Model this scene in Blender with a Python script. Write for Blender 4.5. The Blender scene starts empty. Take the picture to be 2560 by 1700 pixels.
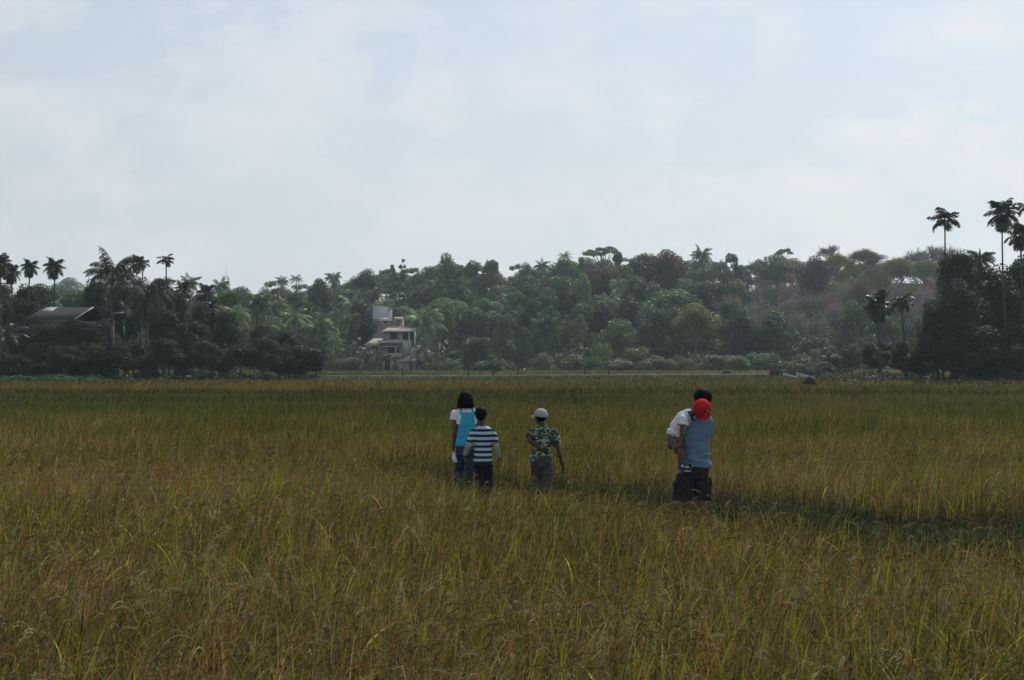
import bpy, math, random
import numpy as np
from mathutils import Vector, Matrix, noise

# ------------------------------------------------------------------ camera, sky, sun, exposure
S = bpy.context.scene
COL = S.collection
R = math.radians
CAM_Z, HOR, F = 2.02, 903.0, 2844.0
cam = bpy.data.objects.new('camera', bpy.data.cameras.new('camera'))
COL.objects.link(cam)
cam.location = (0, 0, CAM_Z)
PITCH = math.atan((HOR - 850) / F)
cam.rotation_euler = (R(90) + PITCH, 0, 0)
cam.data.sensor_width = 36
cam.data.lens = 36 * F / 2560
cam.data.clip_start = 0.1
cam.data.clip_end = 5000
S.camera = cam

SUN_EL, SUN_AZ = 52.0, 28.0          # azimuth measured from +Y towards +X
sun = bpy.data.objects.new('sun', bpy.data.lights.new('sun', 'SUN'))
COL.objects.link(sun)
sun.data.energy = 3.0
sun.data.angle = R(3)
sun.data.color = (1.0, 0.95, 0.86)
sd = Vector((math.sin(R(SUN_AZ)) * math.cos(R(SUN_EL)), math.cos(R(SUN_AZ)) * math.cos(R(SUN_EL)), math.sin(R(SUN_EL))))
sun.rotation_euler = (-sd).to_track_quat('-Z', 'Y').to_euler()
sun.location = (0, 0, 80)

W = bpy.data.worlds.new('World'); S.world = W; W.use_nodes = True
nt = W.node_tree; nt.nodes.clear()
def N(t, tree, **k):
    n = tree.nodes.new(t)
    for a, b in k.items():
        if a.startswith('i_'): n.inputs[int(a[2:])].default_value = b
        else: setattr(n, a, b)
    return n
def ramp(tree, stops, interp='LINEAR'):
    n = tree.nodes.new('ShaderNodeValToRGB'); e = n.color_ramp.elements
    n.color_ramp.interpolation = interp
    while len(e) < len(stops): e.new(0.5)
    for q, (p, c) in zip(e, stops):
        q.position = p; q.color = (c[0], c[1], c[2], 1) if hasattr(c, '__len__') else (c, c, c, 1)
    return n
def build_world():
    L = nt.links.new
    sky = N('ShaderNodeTexSky', nt); sky.sky_type = 'NISHITA'; sky.sun_disc = False
    sky.sun_elevation = R(SUN_EL); sky.sun_rotation = R(SUN_AZ); sky.dust_density = 3.0; sky.air_density = 1.0
    tc = N('ShaderNodeTexCoord', nt)
    sep = N('ShaderNodeSeparateXYZ', nt); L(tc.outputs['Generated'], sep.inputs[0])
    # flattened cloud-layer coordinates: direction / (z + c)
    add = N('ShaderNodeMath', nt, operation='ADD', i_1=0.55); L(sep.outputs['Z'], add.inputs[0])
    mx = N('ShaderNodeMath', nt, operation='MAXIMUM', i_1=0.1); L(add.outputs[0], mx.inputs[0])
    dv = N('ShaderNodeVectorMath', nt, operation='DIVIDE')
    cmb = N('ShaderNodeCombineXYZ', nt)
    for i in range(3): L(mx.outputs[0], cmb.inputs[i])
    L(tc.outputs['Generated'], dv.inputs[0]); L(cmb.outputs[0], dv.inputs[1])
    n1 = N('ShaderNodeTexNoise', nt); n1.inputs['Scale'].default_value = 5.2; n1.inputs['Detail'].default_value = 9; n1.inputs['Roughness'].default_value = 0.58; n1.inputs['Distortion'].default_value = 0.15
    mp = N('ShaderNodeMapping', nt); mp.inputs['Location'].default_value = (2.2, 8.8, 1.1)
    L(dv.outputs[0], mp.inputs[0]); L(mp.outputs[0], n1.inputs['Vector'])
    cl = ramp(nt, [(0.44, 0.0), (0.51, 0.5), (0.61, 1.0)]); L(n1.outputs['Fac'], cl.inputs[0])
    n2 = N('ShaderNodeTexNoise', nt); n2.inputs['Scale'].default_value = 1.8; n2.inputs['Detail'].default_value = 3
    L(mp.outputs[0], n2.inputs['Vector'])
    thick = ramp(nt, [(0.35, 0.35), (0.6, 1.0)]); L(n2.outputs['Fac'], thick.inputs[0])
    cf = N('ShaderNodeMath', nt, operation='MULTIPLY'); L(cl.outputs[0], cf.inputs[0]); L(thick.outputs[0], cf.inputs[1])
    # thin veil of bright haze low in the sky, thinner overhead
    veil = ramp(nt, [(0.0, (0.70, 0.765, 0.78)), (0.08, (0.70, 0.77, 0.80)), (0.3, (0.64, 0.745, 0.845)), (0.6, (0.32, 0.40, 0.49)), (1.0, (0.26, 0.33, 0.42))])
    L(sep.outputs['Z'], veil.inputs[0])
    vf = ramp(nt, [(0.0, 0.96), (0.3, 0.86), (0.6, 0.6), (1.0, 0.5)]); L(sep.outputs['Z'], vf.inputs[0])
    sks = N('ShaderNodeVectorMath', nt, operation='SCALE'); sks.inputs['Scale'].default_value = 0.1
    L(sky.outputs[0], sks.inputs[0])
    m1 = N('ShaderNodeMixRGB', nt); L(vf.outputs[0], m1.inputs[0]); L(sks.outputs[0], m1.inputs[1]); L(veil.outputs[0], m1.inputs[2])
    # brighter towards the sun's side
    side = N('ShaderNodeMapRange', nt); side.inputs[1].default_value = -0.6; side.inputs[2].default_value = 0.6; side.inputs[3].default_value = 0.88; side.inputs[4].default_value = 1.12
    L(sep.outputs['X'], side.inputs[0])
    sc = N('ShaderNodeVectorMath', nt, operation='SCALE'); L(m1.outputs[0], sc.inputs[0]); L(side.outputs[0], sc.inputs['Scale'])
    # clouds fade into the haze towards the horizon
    fade = ramp(nt, [(0.03, 0.05), (0.12, 0.6), (0.2, 0.95), (0.5, 0.5)]); L(sep.outputs['Z'], fade.inputs[0])
    cff = N('ShaderNodeMath', nt, operation='MULTIPLY'); L(cf.outputs[0], cff.inputs[0]); L(fade.outputs[0], cff.inputs[1])
    m2 = N('ShaderNodeMixRGB', nt); L(cff.outputs[0], m2.inputs[0]); L(sc.outputs[0], m2.inputs[1]); m2.inputs[2].default_value = (0.88, 0.885, 0.895, 1)
    bg = N('ShaderNodeBackground', nt); L(m2.outputs[0], bg.inputs[0]); bg.inputs[1].default_value = 1.0
    out = N('ShaderNodeOutputWorld', nt); L(bg.outputs[0], out.inputs[0])
build_world()
S.view_settings.view_transform = 'Standard'
S.view_settings.look = 'None'
S.view_settings.exposure = 0.0
S.view_settings.gamma = 1.0
S.cycles.use_denoising = True
S.cycles.max_bounces = 6
S.cycles.transparent_max_bounces = 4
S.cycles.volume_bounces = 1

# ------------------------------------------------------------------ helpers
def P(px, py, Y):
    """the point of the place at distance Y that the photograph shows at (px, py)"""
    dx, dz = (px - 1280) / F, (850 - py) / F
    c, s = math.cos(PITCH), math.sin(PITCH)
    dy = c - dz * s; dzz = s + dz * c
    return Vector((dx / dy * Y, Y, CAM_Z + dzz / dy * Y))
def tag(o, label=None, cat=None, group=None, kind=None):
    if label: o['label'] = label
    if cat: o['category'] = cat
    if group: o['group'] = group
    if kind: o['kind'] = kind
    return o
def empty(name, loc=(0, 0, 0), rz=0.0):
    o = bpy.data.objects.new(name, None); COL.objects.link(o)
    o.empty_display_size = 0.3
    o.location = loc; o.rotation_euler = (0, 0, rz)
    return o
def link(name, me, parent=None):
    o = bpy.data.objects.new(name, me); COL.objects.link(o)
    if parent: o.parent = parent
    return o
def np_mesh(name, V, Fc, mats, col=None, smooth=False, midx=None):
    V = np.asarray(V, dtype=np.float32).reshape(-1, 3); Fc = np.asarray(Fc, dtype=np.int32)
    k = Fc.shape[1]; me = bpy.data.meshes.new(name)
    me.vertices.add(len(V)); me.vertices.foreach_set('co', V.ravel())
    me.loops.add(Fc.size); me.loops.foreach_set('vertex_index', Fc.ravel())
    me.polygons.add(len(Fc)); me.polygons.foreach_set('loop_start', np.arange(0, Fc.size, k, dtype=np.int32))
    me.polygons.foreach_set('loop_total', np.full(len(Fc), k, dtype=np.int32))
    if midx is not None: me.polygons.foreach_set('material_index', np.asarray(midx, dtype=np.int32))
    if smooth: me.polygons.foreach_set('use_smooth', np.ones(len(Fc), dtype=bool))
    if col is not None:
        a = me.color_attributes.new('col', 'FLOAT_COLOR', 'POINT')
        c = np.ones((len(V), 4), dtype=np.float32); c[:, :3] = col
        a.data.foreach_set('color', c.ravel())
    for m in (mats if isinstance(mats, (list, tuple)) else [mats]): me.materials.append(m)
    me.update(calc_edges=True)
    return me
class MB:
    """collects quads into ONE mesh"""
    def __init__(s): s.v = []; s.f = []; s.n = 0
    def add(s, V, Fc):
        V = np.asarray(V, dtype=float).reshape(-1, 3)
        s.v.append(V); s.f.append(np.asarray(Fc, dtype=int) + s.n); s.n += len(V)
    def box(s, x0, x1, y0, y1, z0, z1):
        s.hexa([(x0, y0, z0), (x1, y0, z0), (x1, y1, z0), (x0, y1, z0), (x0, y0, z1), (x1, y0, z1), (x1, y1, z1), (x0, y1, z1)])
    def hexa(s, c):
        s.add(c, [(0, 3, 2, 1), (4, 5, 6, 7), (0, 1, 5, 4), (1, 2, 6, 5), (2, 3, 7, 6), (3, 0, 4, 7)])
    def slab(s, quad, th):
        """a sheet through four corners with a thickness (downwards)"""
        q = [Vector(p) for p in quad]
        s.hexa([p - Vector((0, 0, th)) for p in q] + q)
    def tube(s, pts, rad, n=7, caps=True):
        V, Fc = tube_np(pts, rad, n, caps); s.add(V, Fc)
    def build(s, name, mat, parent=None, smooth=False):
        me = np_mesh(name, np.concatenate(s.v), np.concatenate(s.f), mat, smooth=smooth)
        return link(name, me, parent)
def tube_np(pts, rad, n=7, caps=True):
    pts = [Vector(p) for p in pts]; V = []; m = len(pts)
    ref = Vector((0.31, 0.95, 0.05))
    for i, p in enumerate(pts):
        t = (pts[min(i + 1, m - 1)] - pts[max(i - 1, 0)]).normalized()
        a = t.cross(ref)
        if a.length < 0.05: a = t.cross(Vector((1, 0, 0)))
        a.normalize(); b = t.cross(a)
        for j in range(n):
            w = 2 * math.pi * j / n
            V.append(p + (a * math.cos(w) + b * math.sin(w)) * rad[i])
    Fc = [(i * n + j, i * n + (j + 1) % n, (i + 1) * n + (j + 1) % n, (i + 1) * n + j) for i in range(m - 1) for j in range(n)]
    if caps:
        V += [pts[0], pts[-1]]; c0, c1 = m * n, m * n + 1
        Fc += [(c0, (j + 1) % n, j, c0) for j in range(0)]  # closed below with quads
        for j in range(0, n - 1, 2):
            Fc.append((c0, (j + 2) % n, j + 1, j)); b = (m - 1) * n
            Fc.append((c1, b + j, b + j + 1, b + (j + 2) % n))
        if n % 2:
            j = n - 1
            V.append(pts[0].lerp(pts[-1], 0.0001)); V.append(pts[-1].lerp(pts[0], 0.0001))
            Fc.append((c0, 0, j, c0 + 2)); Fc.append((c1, (m - 1) * n + j, (m - 1) * n, c0 + 3))
    return np.array([tuple(v) for v in V]), np.array(Fc)

def mat(name, color, rough=0.7, spec=0.3, noise_amt=0.0, noise_scale=5.0, trans=0.0, objcol=False, vcol=False, bump=0.0, col2=None, coord='Object', stretch=None, metal=0.0, sheen=0.0):
    m = bpy.data.materials.new(name); m.use_nodes = True; t = m.node_tree; t.nodes.clear(); L = t.links.new
    out = N('ShaderNodeOutputMaterial', t)
    bs = N('ShaderNodeBsdfPrincipled', t)
    bs.inputs['Roughness'].default_value = rough; bs.inputs['Specular IOR Level'].default_value = spec; bs.inputs['Metallic'].default_value = metal
    if sheen: bs.inputs['Sheen Weight'].default_value = sheen
    src = None
    if vcol:
        a = N('ShaderNodeVertexColor', t); a.layer_name = 'col'; src = a.outputs[0]
    elif objcol:
        a = N('ShaderNodeObjectInfo', t); src = a.outputs['Color']
    else:
        a = N('ShaderNodeRGB', t); a.outputs[0].default_value = (*color, 1); src = a.outputs[0]
    if noise_amt or bump or col2:
        tc = N('ShaderNodeTexCoord', t); nz = N('ShaderNodeTexNoise', t); nz.inputs['Scale'].default_value = noise_scale; nz.inputs['Detail'].default_value = 6; nz.inputs['Roughness'].default_value = 0.6
        v = tc.outputs[coord]
        if stretch:
            mp = N('ShaderNodeMapping', t); mp.inputs['Scale'].default_value = stretch; L(v, mp.inputs[0]); v = mp.outputs[0]
        L(v, nz.inputs['Vector'])
        if col2:
            rp = ramp(t, [(0.38, 0.0), (0.62, 1.0)]); L(nz.outputs['Fac'], rp.inputs[0])
            mm = N('ShaderNodeMixRGB', t); L(rp.outputs[0], mm.inputs[0]); L(src, mm.inputs[1]); mm.inputs[2].default_value = (*col2, 1); src = mm.outputs[0]
        if noise_amt:
            mr = N('ShaderNodeMapRange', t); mr.inputs[1].default_value = 0.3; mr.inputs[2].default_value = 0.7
            mr.inputs[3].default_value = 1 - noise_amt; mr.inputs[4].default_value = 1 + noise_amt
            L(nz.outputs['Fac'], mr.inputs[0])
            sc = N('ShaderNodeVectorMath', t, operation='SCALE'); L(src, sc.inputs[0]); L(mr.outputs[0], sc.inputs['Scale']); src = sc.outputs[0]
        if bump:
            b = N('ShaderNodeBump', t); b.inputs['Strength'].default_value = bump; L(nz.outputs['Fac'], b.inputs['Height']); L(b.outputs[0], bs.inputs['Normal'])
    L(src, bs.inputs['Base Color'])
    if trans:
        tr = N('ShaderNodeBsdfTranslucent', t); L(src, tr.inputs[0])
        mx = N('ShaderNodeMixShader', t); mx.inputs[0].default_value = trans
        L(bs.outputs[0], mx.inputs[1]); L(tr.outputs[0], mx.inputs[2]); L(mx.outputs[0], out.inputs[0])
    else: L(bs.outputs[0], out.inputs[0])
    return m

# ------------------------------------------------------------------ the lie of the land
SKYLINE = [(-400, 700), (0, 705), (200, 715), (500, 722), (640, 728), (700, 715), (790, 700), (900, 690), (1000, 668), (1100, 655), (1225, 662), (1245, 696), (1285, 694), (1310, 676), (1340, 672), (1400, 655), (1500, 640), (1600, 632), (1700, 640), (1800, 655), (1900, 650), (2000, 640), (2100, 632), (2250, 632), (2400, 620), (2560, 620), (3000, 620)]
def skyline(px): return float(np.interp(px, [a for a, b in SKYLINE], [b for a, b in SKYLINE]))
RIDGE_Y = 385.0
_rx = np.linspace(-700, 700, 141)
def ridge_h(x):
    px = 1280 + F * np.asarray(x, dtype=float) / RIDGE_Y
    ys = np.interp(px, [a for a, b in SKYLINE], [b for a, b in SKYLINE])
    return CAM_Z + (HOR - ys) / F * RIDGE_Y - 10.5
def terrain(x, y):
    x = np.asarray(x, dtype=float); y = np.asarray(y, dtype=float)
    t = np.clip((y - 226) / (RIDGE_Y - 226), 0, 1)
    t = t * (1.2 - 0.2 * t)
    back = np.clip((y - RIDGE_Y) / 200, 0, 1)
    h = ridge_h(x * RIDGE_Y / np.maximum(y, 100)) * t * (1 - 0.65 * back)
    return h + 0.8 * np.sin(x * 0.07 + y * 0.05) * t

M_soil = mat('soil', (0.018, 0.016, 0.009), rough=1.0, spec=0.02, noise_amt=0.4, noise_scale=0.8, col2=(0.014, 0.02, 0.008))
def split_soil(m):
    # paddy soil on the plain, dark leaf litter on the wooded slope
    t = m.node_tree; L = t.links.new; bs = [n for n in t.nodes if n.type == 'BSDF_PRINCIPLED'][0]
    src = bs.inputs['Base Color'].links[0].from_socket
    g_ = N('ShaderNodeNewGeometry', t); sp = N('ShaderNodeSeparateXYZ', t); L(g_.outputs['Position'], sp.inputs[0])
    mr = N('ShaderNodeMapRange', t); mr.inputs[1].default_value = 222; mr.inputs[2].default_value = 232; L(sp.outputs['Y'], mr.inputs[0])
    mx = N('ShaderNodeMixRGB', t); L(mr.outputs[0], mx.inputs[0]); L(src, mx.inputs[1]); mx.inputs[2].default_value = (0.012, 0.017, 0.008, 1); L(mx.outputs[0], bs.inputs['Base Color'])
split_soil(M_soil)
def grid_mesh(name, xs, ys, fn, m):
    X, Y = np.meshgrid(xs, ys); Z = fn(X, Y)
    nx, ny = len(xs), len(ys)
    i = np.arange(nx - 1)[None, :] + nx * np.arange(ny - 1)[:, None]
    Fc = np.stack([i, i + 1, i + nx + 1, i + nx], -1).reshape(-1, 4)
    return link(name, np_mesh(name, np.stack([X, Y, Z], -1).reshape(-1, 3), Fc, m, smooth=True))
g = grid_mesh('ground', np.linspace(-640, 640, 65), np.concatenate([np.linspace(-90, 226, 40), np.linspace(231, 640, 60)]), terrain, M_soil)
g['kind'] = 'structure'

# ------------------------------------------------------------------ rice field (one uncountable thing)
rng = np.random.default_rng(7)
TRACK = np.array([(-16, 27.5), (-6, 23.0), (-2.2, 20.2), (0.2, 17.5), (2.0, 15.0), (3.0, 13.8), (4.2, 12.8), (6.0, 12.0), (8.5, 11.0), (13, 9.4)])
def track_w(x): return np.interp(x, [-16, -6, -2.2, 0.2, 2.0, 3.0, 4.2, 6, 16], [0.15, 0.2, 0.6, 0.5, 0.8, 1.55, 1.95, 1.7, 1.5])
def dist_poly(x, y, poly):
    d = np.full(x.shape, 1e9); s = np.zeros(x.shape)
    for (a, b) in zip(poly[:-1], poly[1:]):
        ab = b - a; t = np.clip(((x - a[0]) * ab[0] + (y - a[1]) * ab[1]) / (ab @ ab), 0, 1)
        q = np.hypot(x - a[0] - t * ab[0], y - a[1] - t * ab[1]); d = np.minimum(d, q)
    return d
def vnoise(x, y, sc, seed=0):
    """smooth value noise, -1..1"""
    r = np.random.default_rng(100 + seed).uniform(-1, 1, (64, 64))
    u, v = x / sc + 1000, y / sc + 1000
    i, j = np.floor(u).astype(int), np.floor(v).astype(int); a, b = u - i, v - j
    a = a * a * (3 - 2 * a); b = b * b * (3 - 2 * b)
    g_ = lambda p, q: r[p % 64, q % 64]
    return (g_(i, j) * (1 - a) + g_(i + 1, j) * a) * (1 - b) + (g_(i, j + 1) * (1 - a) + g_(i + 1, j + 1) * a) * b
PEOPLE_SPOTS = [(-0.68, 16.6), (-0.4, 15.6), (0.42, 15.4), (2.08, 13.2)]
def ripe(x, y):
    """0 = green, 1 = golden brown"""
    r = 0.80 + 0.32 * vnoise(x, y, 3.0, 1) + 0.28 * vnoise(x, y, 0.9, 2)
    px = 1280 + F * x / y
    # a greener zone beyond the trampled track
    beyond = np.clip((y - (24.0 - 0.08 * x)) / 5, 0, 1)
    r = r - beyond * (0.62 + 0.18 * vnoise(x, y, 7, 3))
    midg = np.exp(-((y - 19.5) / 3.0) ** 2) * np.clip((px - 500) / 500, 0, 1) * np.clip((1750 - px) / 500, 0, 1)
    r = r - 0.42 * midg
    r = np.where((y > 45) & (y < 52), 0.35 + 0.3 * vnoise(x, y, 9, 4) + 0.15 * (x < 0), r)
    edge = 52 + 3.5 * vnoise(x, y, 9, 5)
    r = np.where((y > edge) & (y < 66 + 4 * vnoise(x, y, 12, 8)), 0.2 + 0.35 * np.clip((x - 2) / 12, 0, 1) + 0.12 * vnoise(x, y, 5, 9), r)
    r = np.where((y >= 66 + 4 * vnoise(x, y, 12, 8)) & (y < 99), 0.72 - 0.3 * vnoise(x, y, 15, 5) + .15 * vnoise(x, y, 3, 15), r)
    r = np.where((y >= 99) & (y < 118), 0.45 + 0.3 * vnoise(x, y, 12, 6), r)
    r = np.where(y >= 140, 0.18 + np.where(px > 1700, 0.75, 0.0) * np.clip((y - 150) / 40, 0, 1) + 0.2 * vnoise(x, y, 25, 7), r)
    return np.clip(r, 0, 1)
def rice_h(x, y):
    h = np.where((y > 99) & (y < 118), 0.34, 0.52) + 0.09 * vnoise(x, y, 1.6, 11) + 0.06 * vnoise(x, y, 0.5, 12)
    d = dist_poly(x, y, TRACK) + 0.4 * vnoise(x, y, 1.0, 13) + 0.15 * vnoise(x, y, 0.35, 16); w = track_w(x)
    h = h * np.clip(0.1 + 0.9 * (d - w + 0.1) / 0.3, 0.1, 1)
    for (qx, qy) in PEOPLE_SPOTS:
        dd = np.hypot(x - qx, (y - qy + 0.25) / 1.5)
        h = h * np.clip(0.75 + 0.25 * (dd - 0.3) / 0.6, 0.75, 1)
    return h
GREEN = np.array([[0.095, 0.115, 0.022], [0.06, 0.088, 0.024], [0.135, 0.145, 0.026]])
YELL = np.array([[0.25, 0.215, 0.03], [0.18, 0.165, 0.03], [0.31, 0.215, 0.045]])
TAN = np.array([[0.31, 0.205, 0.078], [0.21, 0.13, 0.05], [0.46, 0.35, 0.19], [0.13, 0.075, 0.034], [0.28, 0.155, 0.05]])
def blades(x, y, h, w, lean, segs, col, droop=0.5, z0=None):
    n = len(x); az = rng.uniform(0, 2 * np.pi, n)
    t = np.linspace(0, 1, segs + 1)
    wind = 0.12
    dx = np.cos(az) * lean + wind; dy = np.sin(az) * lean
    cx = x[:, None] + (dx * h)[:, None] * t[None] ** 2
    cy = y[:, None] + (dy * h)[:, None] * t[None] ** 2
    cz = h[:, None] * (t[None] - (droop * lean ** 1.3)[:, None] * t[None] ** 2.4)
    if z0 is not None: cz = cz + z0[:, None]
    fa = rng.uniform(-1.1, 1.1, n)             # blade faces roughly any way
    sx, sy = np.cos(fa), np.sin(fa)
    prof = np.clip(np.minimum(0.55 + 1.4 * t, 1.5 * (1.02 - t)), 0.04, 1)
    hw = 0.5 * w[:, None] * prof[None]
    A = np.stack([cx - sx[:, None] * hw, cy - sy[:, None] * hw, cz], -1)
    B = np.stack([cx + sx[:, None] * hw, cy + sy[:, None] * hw, cz], -1)
    V = np.stack([A, B], 2).reshape(-1, 3)
    base = (np.arange(n) * (segs + 1) * 2)[:, None] + (np.arange(segs) * 2)[None]
    Fc = np.stack([base, base + 1, base + 3, base + 2], -1).reshape(-1, 4)
    C = np.repeat(col, (segs + 1) * 2, axis=0)
    return V, Fc, C
def pick(pal, n): return pal[rng.integers(0, len(pal), n)]
def scatter(y0, y1, dens, marg=1.6):
    if y0 < 20: marg = max(marg, 4.5)
    w0, w1 = 0.47 * y0 + marg, 0.47 * y1 + marg
    n = int((w0 + w1) * (y1 - y0) * dens)
    y = np.sqrt(rng.uniform(y0 ** 2, y1 ** 2, n)); x = rng.uniform(-1, 1, n) * (0.47 * y + marg)
    return x, y
RV, RF, RC, rn = [], [], [], 0
def put(V, Fc, C):
    global rn
    RV.append(V.astype(np.float32)); RF.append(Fc + rn); RC.append(C.astype(np.float32)); rn += len(V)
def rice_zone(y0, y1, dens, segs, wleaf, flagw, marg=1.6):
    x, y = scatter(y0, y1, dens, marg)
    # plants grow in clumps
    k = vnoise(x, y, 0.22, 21) > -0.55
    if y1 < 30: x, y = x[k], y[k]
    far = y > 45
    road = 1  # the road strip is kept free of rice
    yr = 120 + (x + 20) * (16 / 52.0)
    keep = ~((y > yr - 1.2) & (y < yr + 4.2))
    x, y = x[keep], y[keep]
    n = len(x); r = ripe(x, y); hh = rice_h(x, y)
    k3 = (hh > 0.2) | (rng.uniform(0, 1, n) < .3); x, y, r, hh = x[k3], y[k3], r[k3], hh[k3]; n = len(x)
    u = rng.uniform(0, 1, n); kind = np.where(u < 0.68 + 0.2 * r, 0, 1)       # 0 dry leaf or stem, 1 broad leaf
    hh = hh * np.where(kind == 1, rng.uniform(0.75, 1.22, n), rng.uniform(0.55, 1.12, n))
    v = rng.uniform(0, 1, n)
    col = np.where((v < 0.08 + r * 0.84)[:, None], pick(TAN, n), np.where((rng.uniform(0, 1, n) < 0.3 + 0.4 * r)[:, None], pick(YELL, n), pick(GREEN, n)))
    isf = kind == 1
    w2 = rng.uniform(0, 1, n)
    col = np.where((isf & (w2 < 0.75))[:, None], np.where((rng.uniform(0, 1, n) < 0.35 + 0.45 * r)[:, None], pick(YELL, n), pick(GREEN, n)), col)
    if y0 > 23:
        fr = r[:, None] * rng.uniform(.75, 1.2, n)[:, None]
        fc = np.array([[0.075, 0.095, 0.026]]) * (1 - fr) + np.array([[0.235, 0.165, 0.05]]) * fr
        k_ = np.clip((y - 30) / 20, 0, .75)[:, None]; col = (col * (1 - k_) + fc * k_) * np.where(y > 142, 1.45, 1.0)[:, None]
    col = col * (rng.uniform(0.38, 1.6, n) * (0.95 + 0.12 * vnoise(x, y, 2.4, 51) + 0.1 * vnoise(x, y, 7.0, 52)))[:, None] * np.array([[0.99, 0.985, 0.82]])
    w = np.where(isf, flagw, wleaf) * rng.uniform(0.6, 1.3, n)
    lean = np.where(isf, rng.gamma(1.9, 0.24, n), rng.gamma(2.3, 0.3, n))
    lod = np.clip(y / ((y0 + y1) / 2), 0.7, 1.4)
    put(*blades(x, y, hh, w * lod, np.clip(lean, 0, 1.5), segs, col))
rice_zone(3.6, 8, 560, 5, 0.0045, 0.011)
rice_zone(8, 14, 500, 4, 0.006, 0.013)
rice_zone(14, 24, 380, 3, 0.0075, 0.0135)
rice_zone(24, 44, 180, 3, 0.012, 0.018)
rice_zone(44, 80, 48, 2, 0.028, 0.04, 4)
rice_zone(80, 140, 7.5, 2, 0.11, 0.15, 6)
rice_zone(140, 226, 3.2, 2, 0.2, 0.26, 8)
# drooping seed heads: arcs of stem carrying small grains
def panicles(y0, y1, dens, ng, gs):
    x, y = scatter(y0, y1, dens)
    r = ripe(x, y); k = rng.uniform(0, 1, len(x)) < 0.35 + 0.65 * r; x, y = x[k], y[k]; n = len(x)
    hh = rice_h(x, y) * rng.uniform(0.72, 1.08, n); az = rng.uniform(0, 2 * np.pi, n)
    L = rng.uniform(0.10, 0.2, n)
    col = pick(TAN, n) * rng.uniform(0.45, 0.95, n)[:, None]
    k2 = rng.uniform(0, 1, n) < 0.12; col[k2] *= 0.45
    t = np.linspace(0, 1, 7)
    ang = np.linspace(1.45, -0.9, 7)[None] * rng.uniform(0.35, 1.15, n)[:, None] + rng.uniform(-0.6, 0.5, n)[:, None]
    st = (L / 6)[:, None] * np.ones((1, 7))
    hx = np.cumsum(np.cos(ang) * st, 1); hz = np.cumsum(np.sin(ang) * st, 1)
    cx = x[:, None] + np.cos(az)[:, None] * hx; cy = y[:, None] + np.sin(az)[:, None] * hx; cz = hh[:, None] + hz
    A = np.stack([cx, cy, cz], -1)
    hw = 0.0016 * gs
    B0 = A + np.array([0, 0, hw]); B1 = A - np.array([0, 0, hw]) + np.array([hw, 0, 0])
    V = np.stack([B0, B1], 2).reshape(-1, 3)
    base = (np.arange(n) * 14)[:, None] + (np.arange(6) * 2)[None]
    Fc = np.stack([base, base + 1, base + 3, base + 2], -1).reshape(-1, 4)
    put(V, Fc, np.repeat(col, 14, 0))
    # grains
    tt = rng.uniform(0.12, 1, (n, ng)) * 5.99; i = tt.astype(int); f = (tt - i)[..., None]
    rows = np.arange(n)[:, None]
    c = A[rows, i] * (1 - f) + A[rows, i + 1] * f
    c = c + rng.normal(0, 0.0055 * gs ** 0.5, c.shape)
    d = rng.normal(0, 1, c.shape); d[..., 2] -= 0.9; d /= np.linalg.norm(d, axis=-1, keepdims=True)
    s_ = np.cross(d, rng.normal(0, 1, c.shape)); s_ /= np.linalg.norm(s_, axis=-1, keepdims=True) + 1e-6
    l_, w_ = 0.0052 * gs, 0.0019 * gs
    Q = np.stack([c - d * l_, c + s_ * w_, c + d * l_, c - s_ * w_], 2).reshape(-1, 3)
    m = n * ng
    Fq = (np.arange(m) * 4)[:, None] + np.arange(4)[None]
    gc = np.repeat(col * 1.12, ng, 0) * rng.uniform(0.75, 1.3, m)[:, None]
    put(Q, Fq, np.repeat(gc, 4, 0))
panicles(3.8, 8, 90, 22, 1.1)
panicles(8, 13, 45, 14, 1.3)
panicles(13, 22, 12, 8, 1.8)
# a few long broad blades, some bent over, standing out of the crop in the foreground
def accents(y0, y1, dens, w, green):
    x, y = scatter(y0, y1, dens); k = vnoise(x, y, 0.45, 41) + 0.5 * vnoise(x, y, 2.5, 42) > -0.15; x, y = x[k], y[k]
    r0 = rice_h(x, y); k = r0 > .25; x, y, r0 = x[k], y[k], r0[k]; n = len(x)
    hh = r0 * (rng.uniform(0.75, 1.2, n) if y0 < 17 else rng.uniform(0.7, 1.08, n))
    u = rng.uniform(0, 1, n)[:, None]
    col = np.where(u < green, pick(GREEN, n) * 1.3, np.where(u < .93, np.array([[0.36, 0.33, 0.03]]), np.array([[0.46, 0.27, 0.035]]))) * rng.uniform(.7, 1.35, n)[:, None]
    put(*blades(x, y, hh, np.full(n, w) * rng.uniform(0.6, 1.35, n), np.clip(rng.gamma(1.9, 0.22, n), 0, 1.4), 6, col))
def straws(y0, y1, dens, w):
    x, y = scatter(y0, y1, dens); r0 = rice_h(x, y); k = r0 > .25; x, y, r0 = x[k], y[k], r0[k]; n = len(x)
    col = np.where((rng.uniform(0, 1, n) < .4)[:, None], np.array([[0.38, 0.31, 0.19]]), pick(TAN, n)) * rng.uniform(.6, 1.15, n)[:, None]
    put(*blades(x, y, r0 * rng.uniform(.8, 1.3, n), np.full(n, w) * rng.uniform(.6, 1.2, n), np.clip(rng.gamma(3, .32, n), 0.1, 1.9), 6, col, droop=0.32))
accents(4, 9, 50, 0.0155, 0.2)
accents(9, 17, 26, 0.0165, 0.25)
accents(17, 40, 4, 0.018, 0.6)
straws(3.8, 9, 190, 0.0034)
straws(9, 18, 60, 0.0045)
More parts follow.
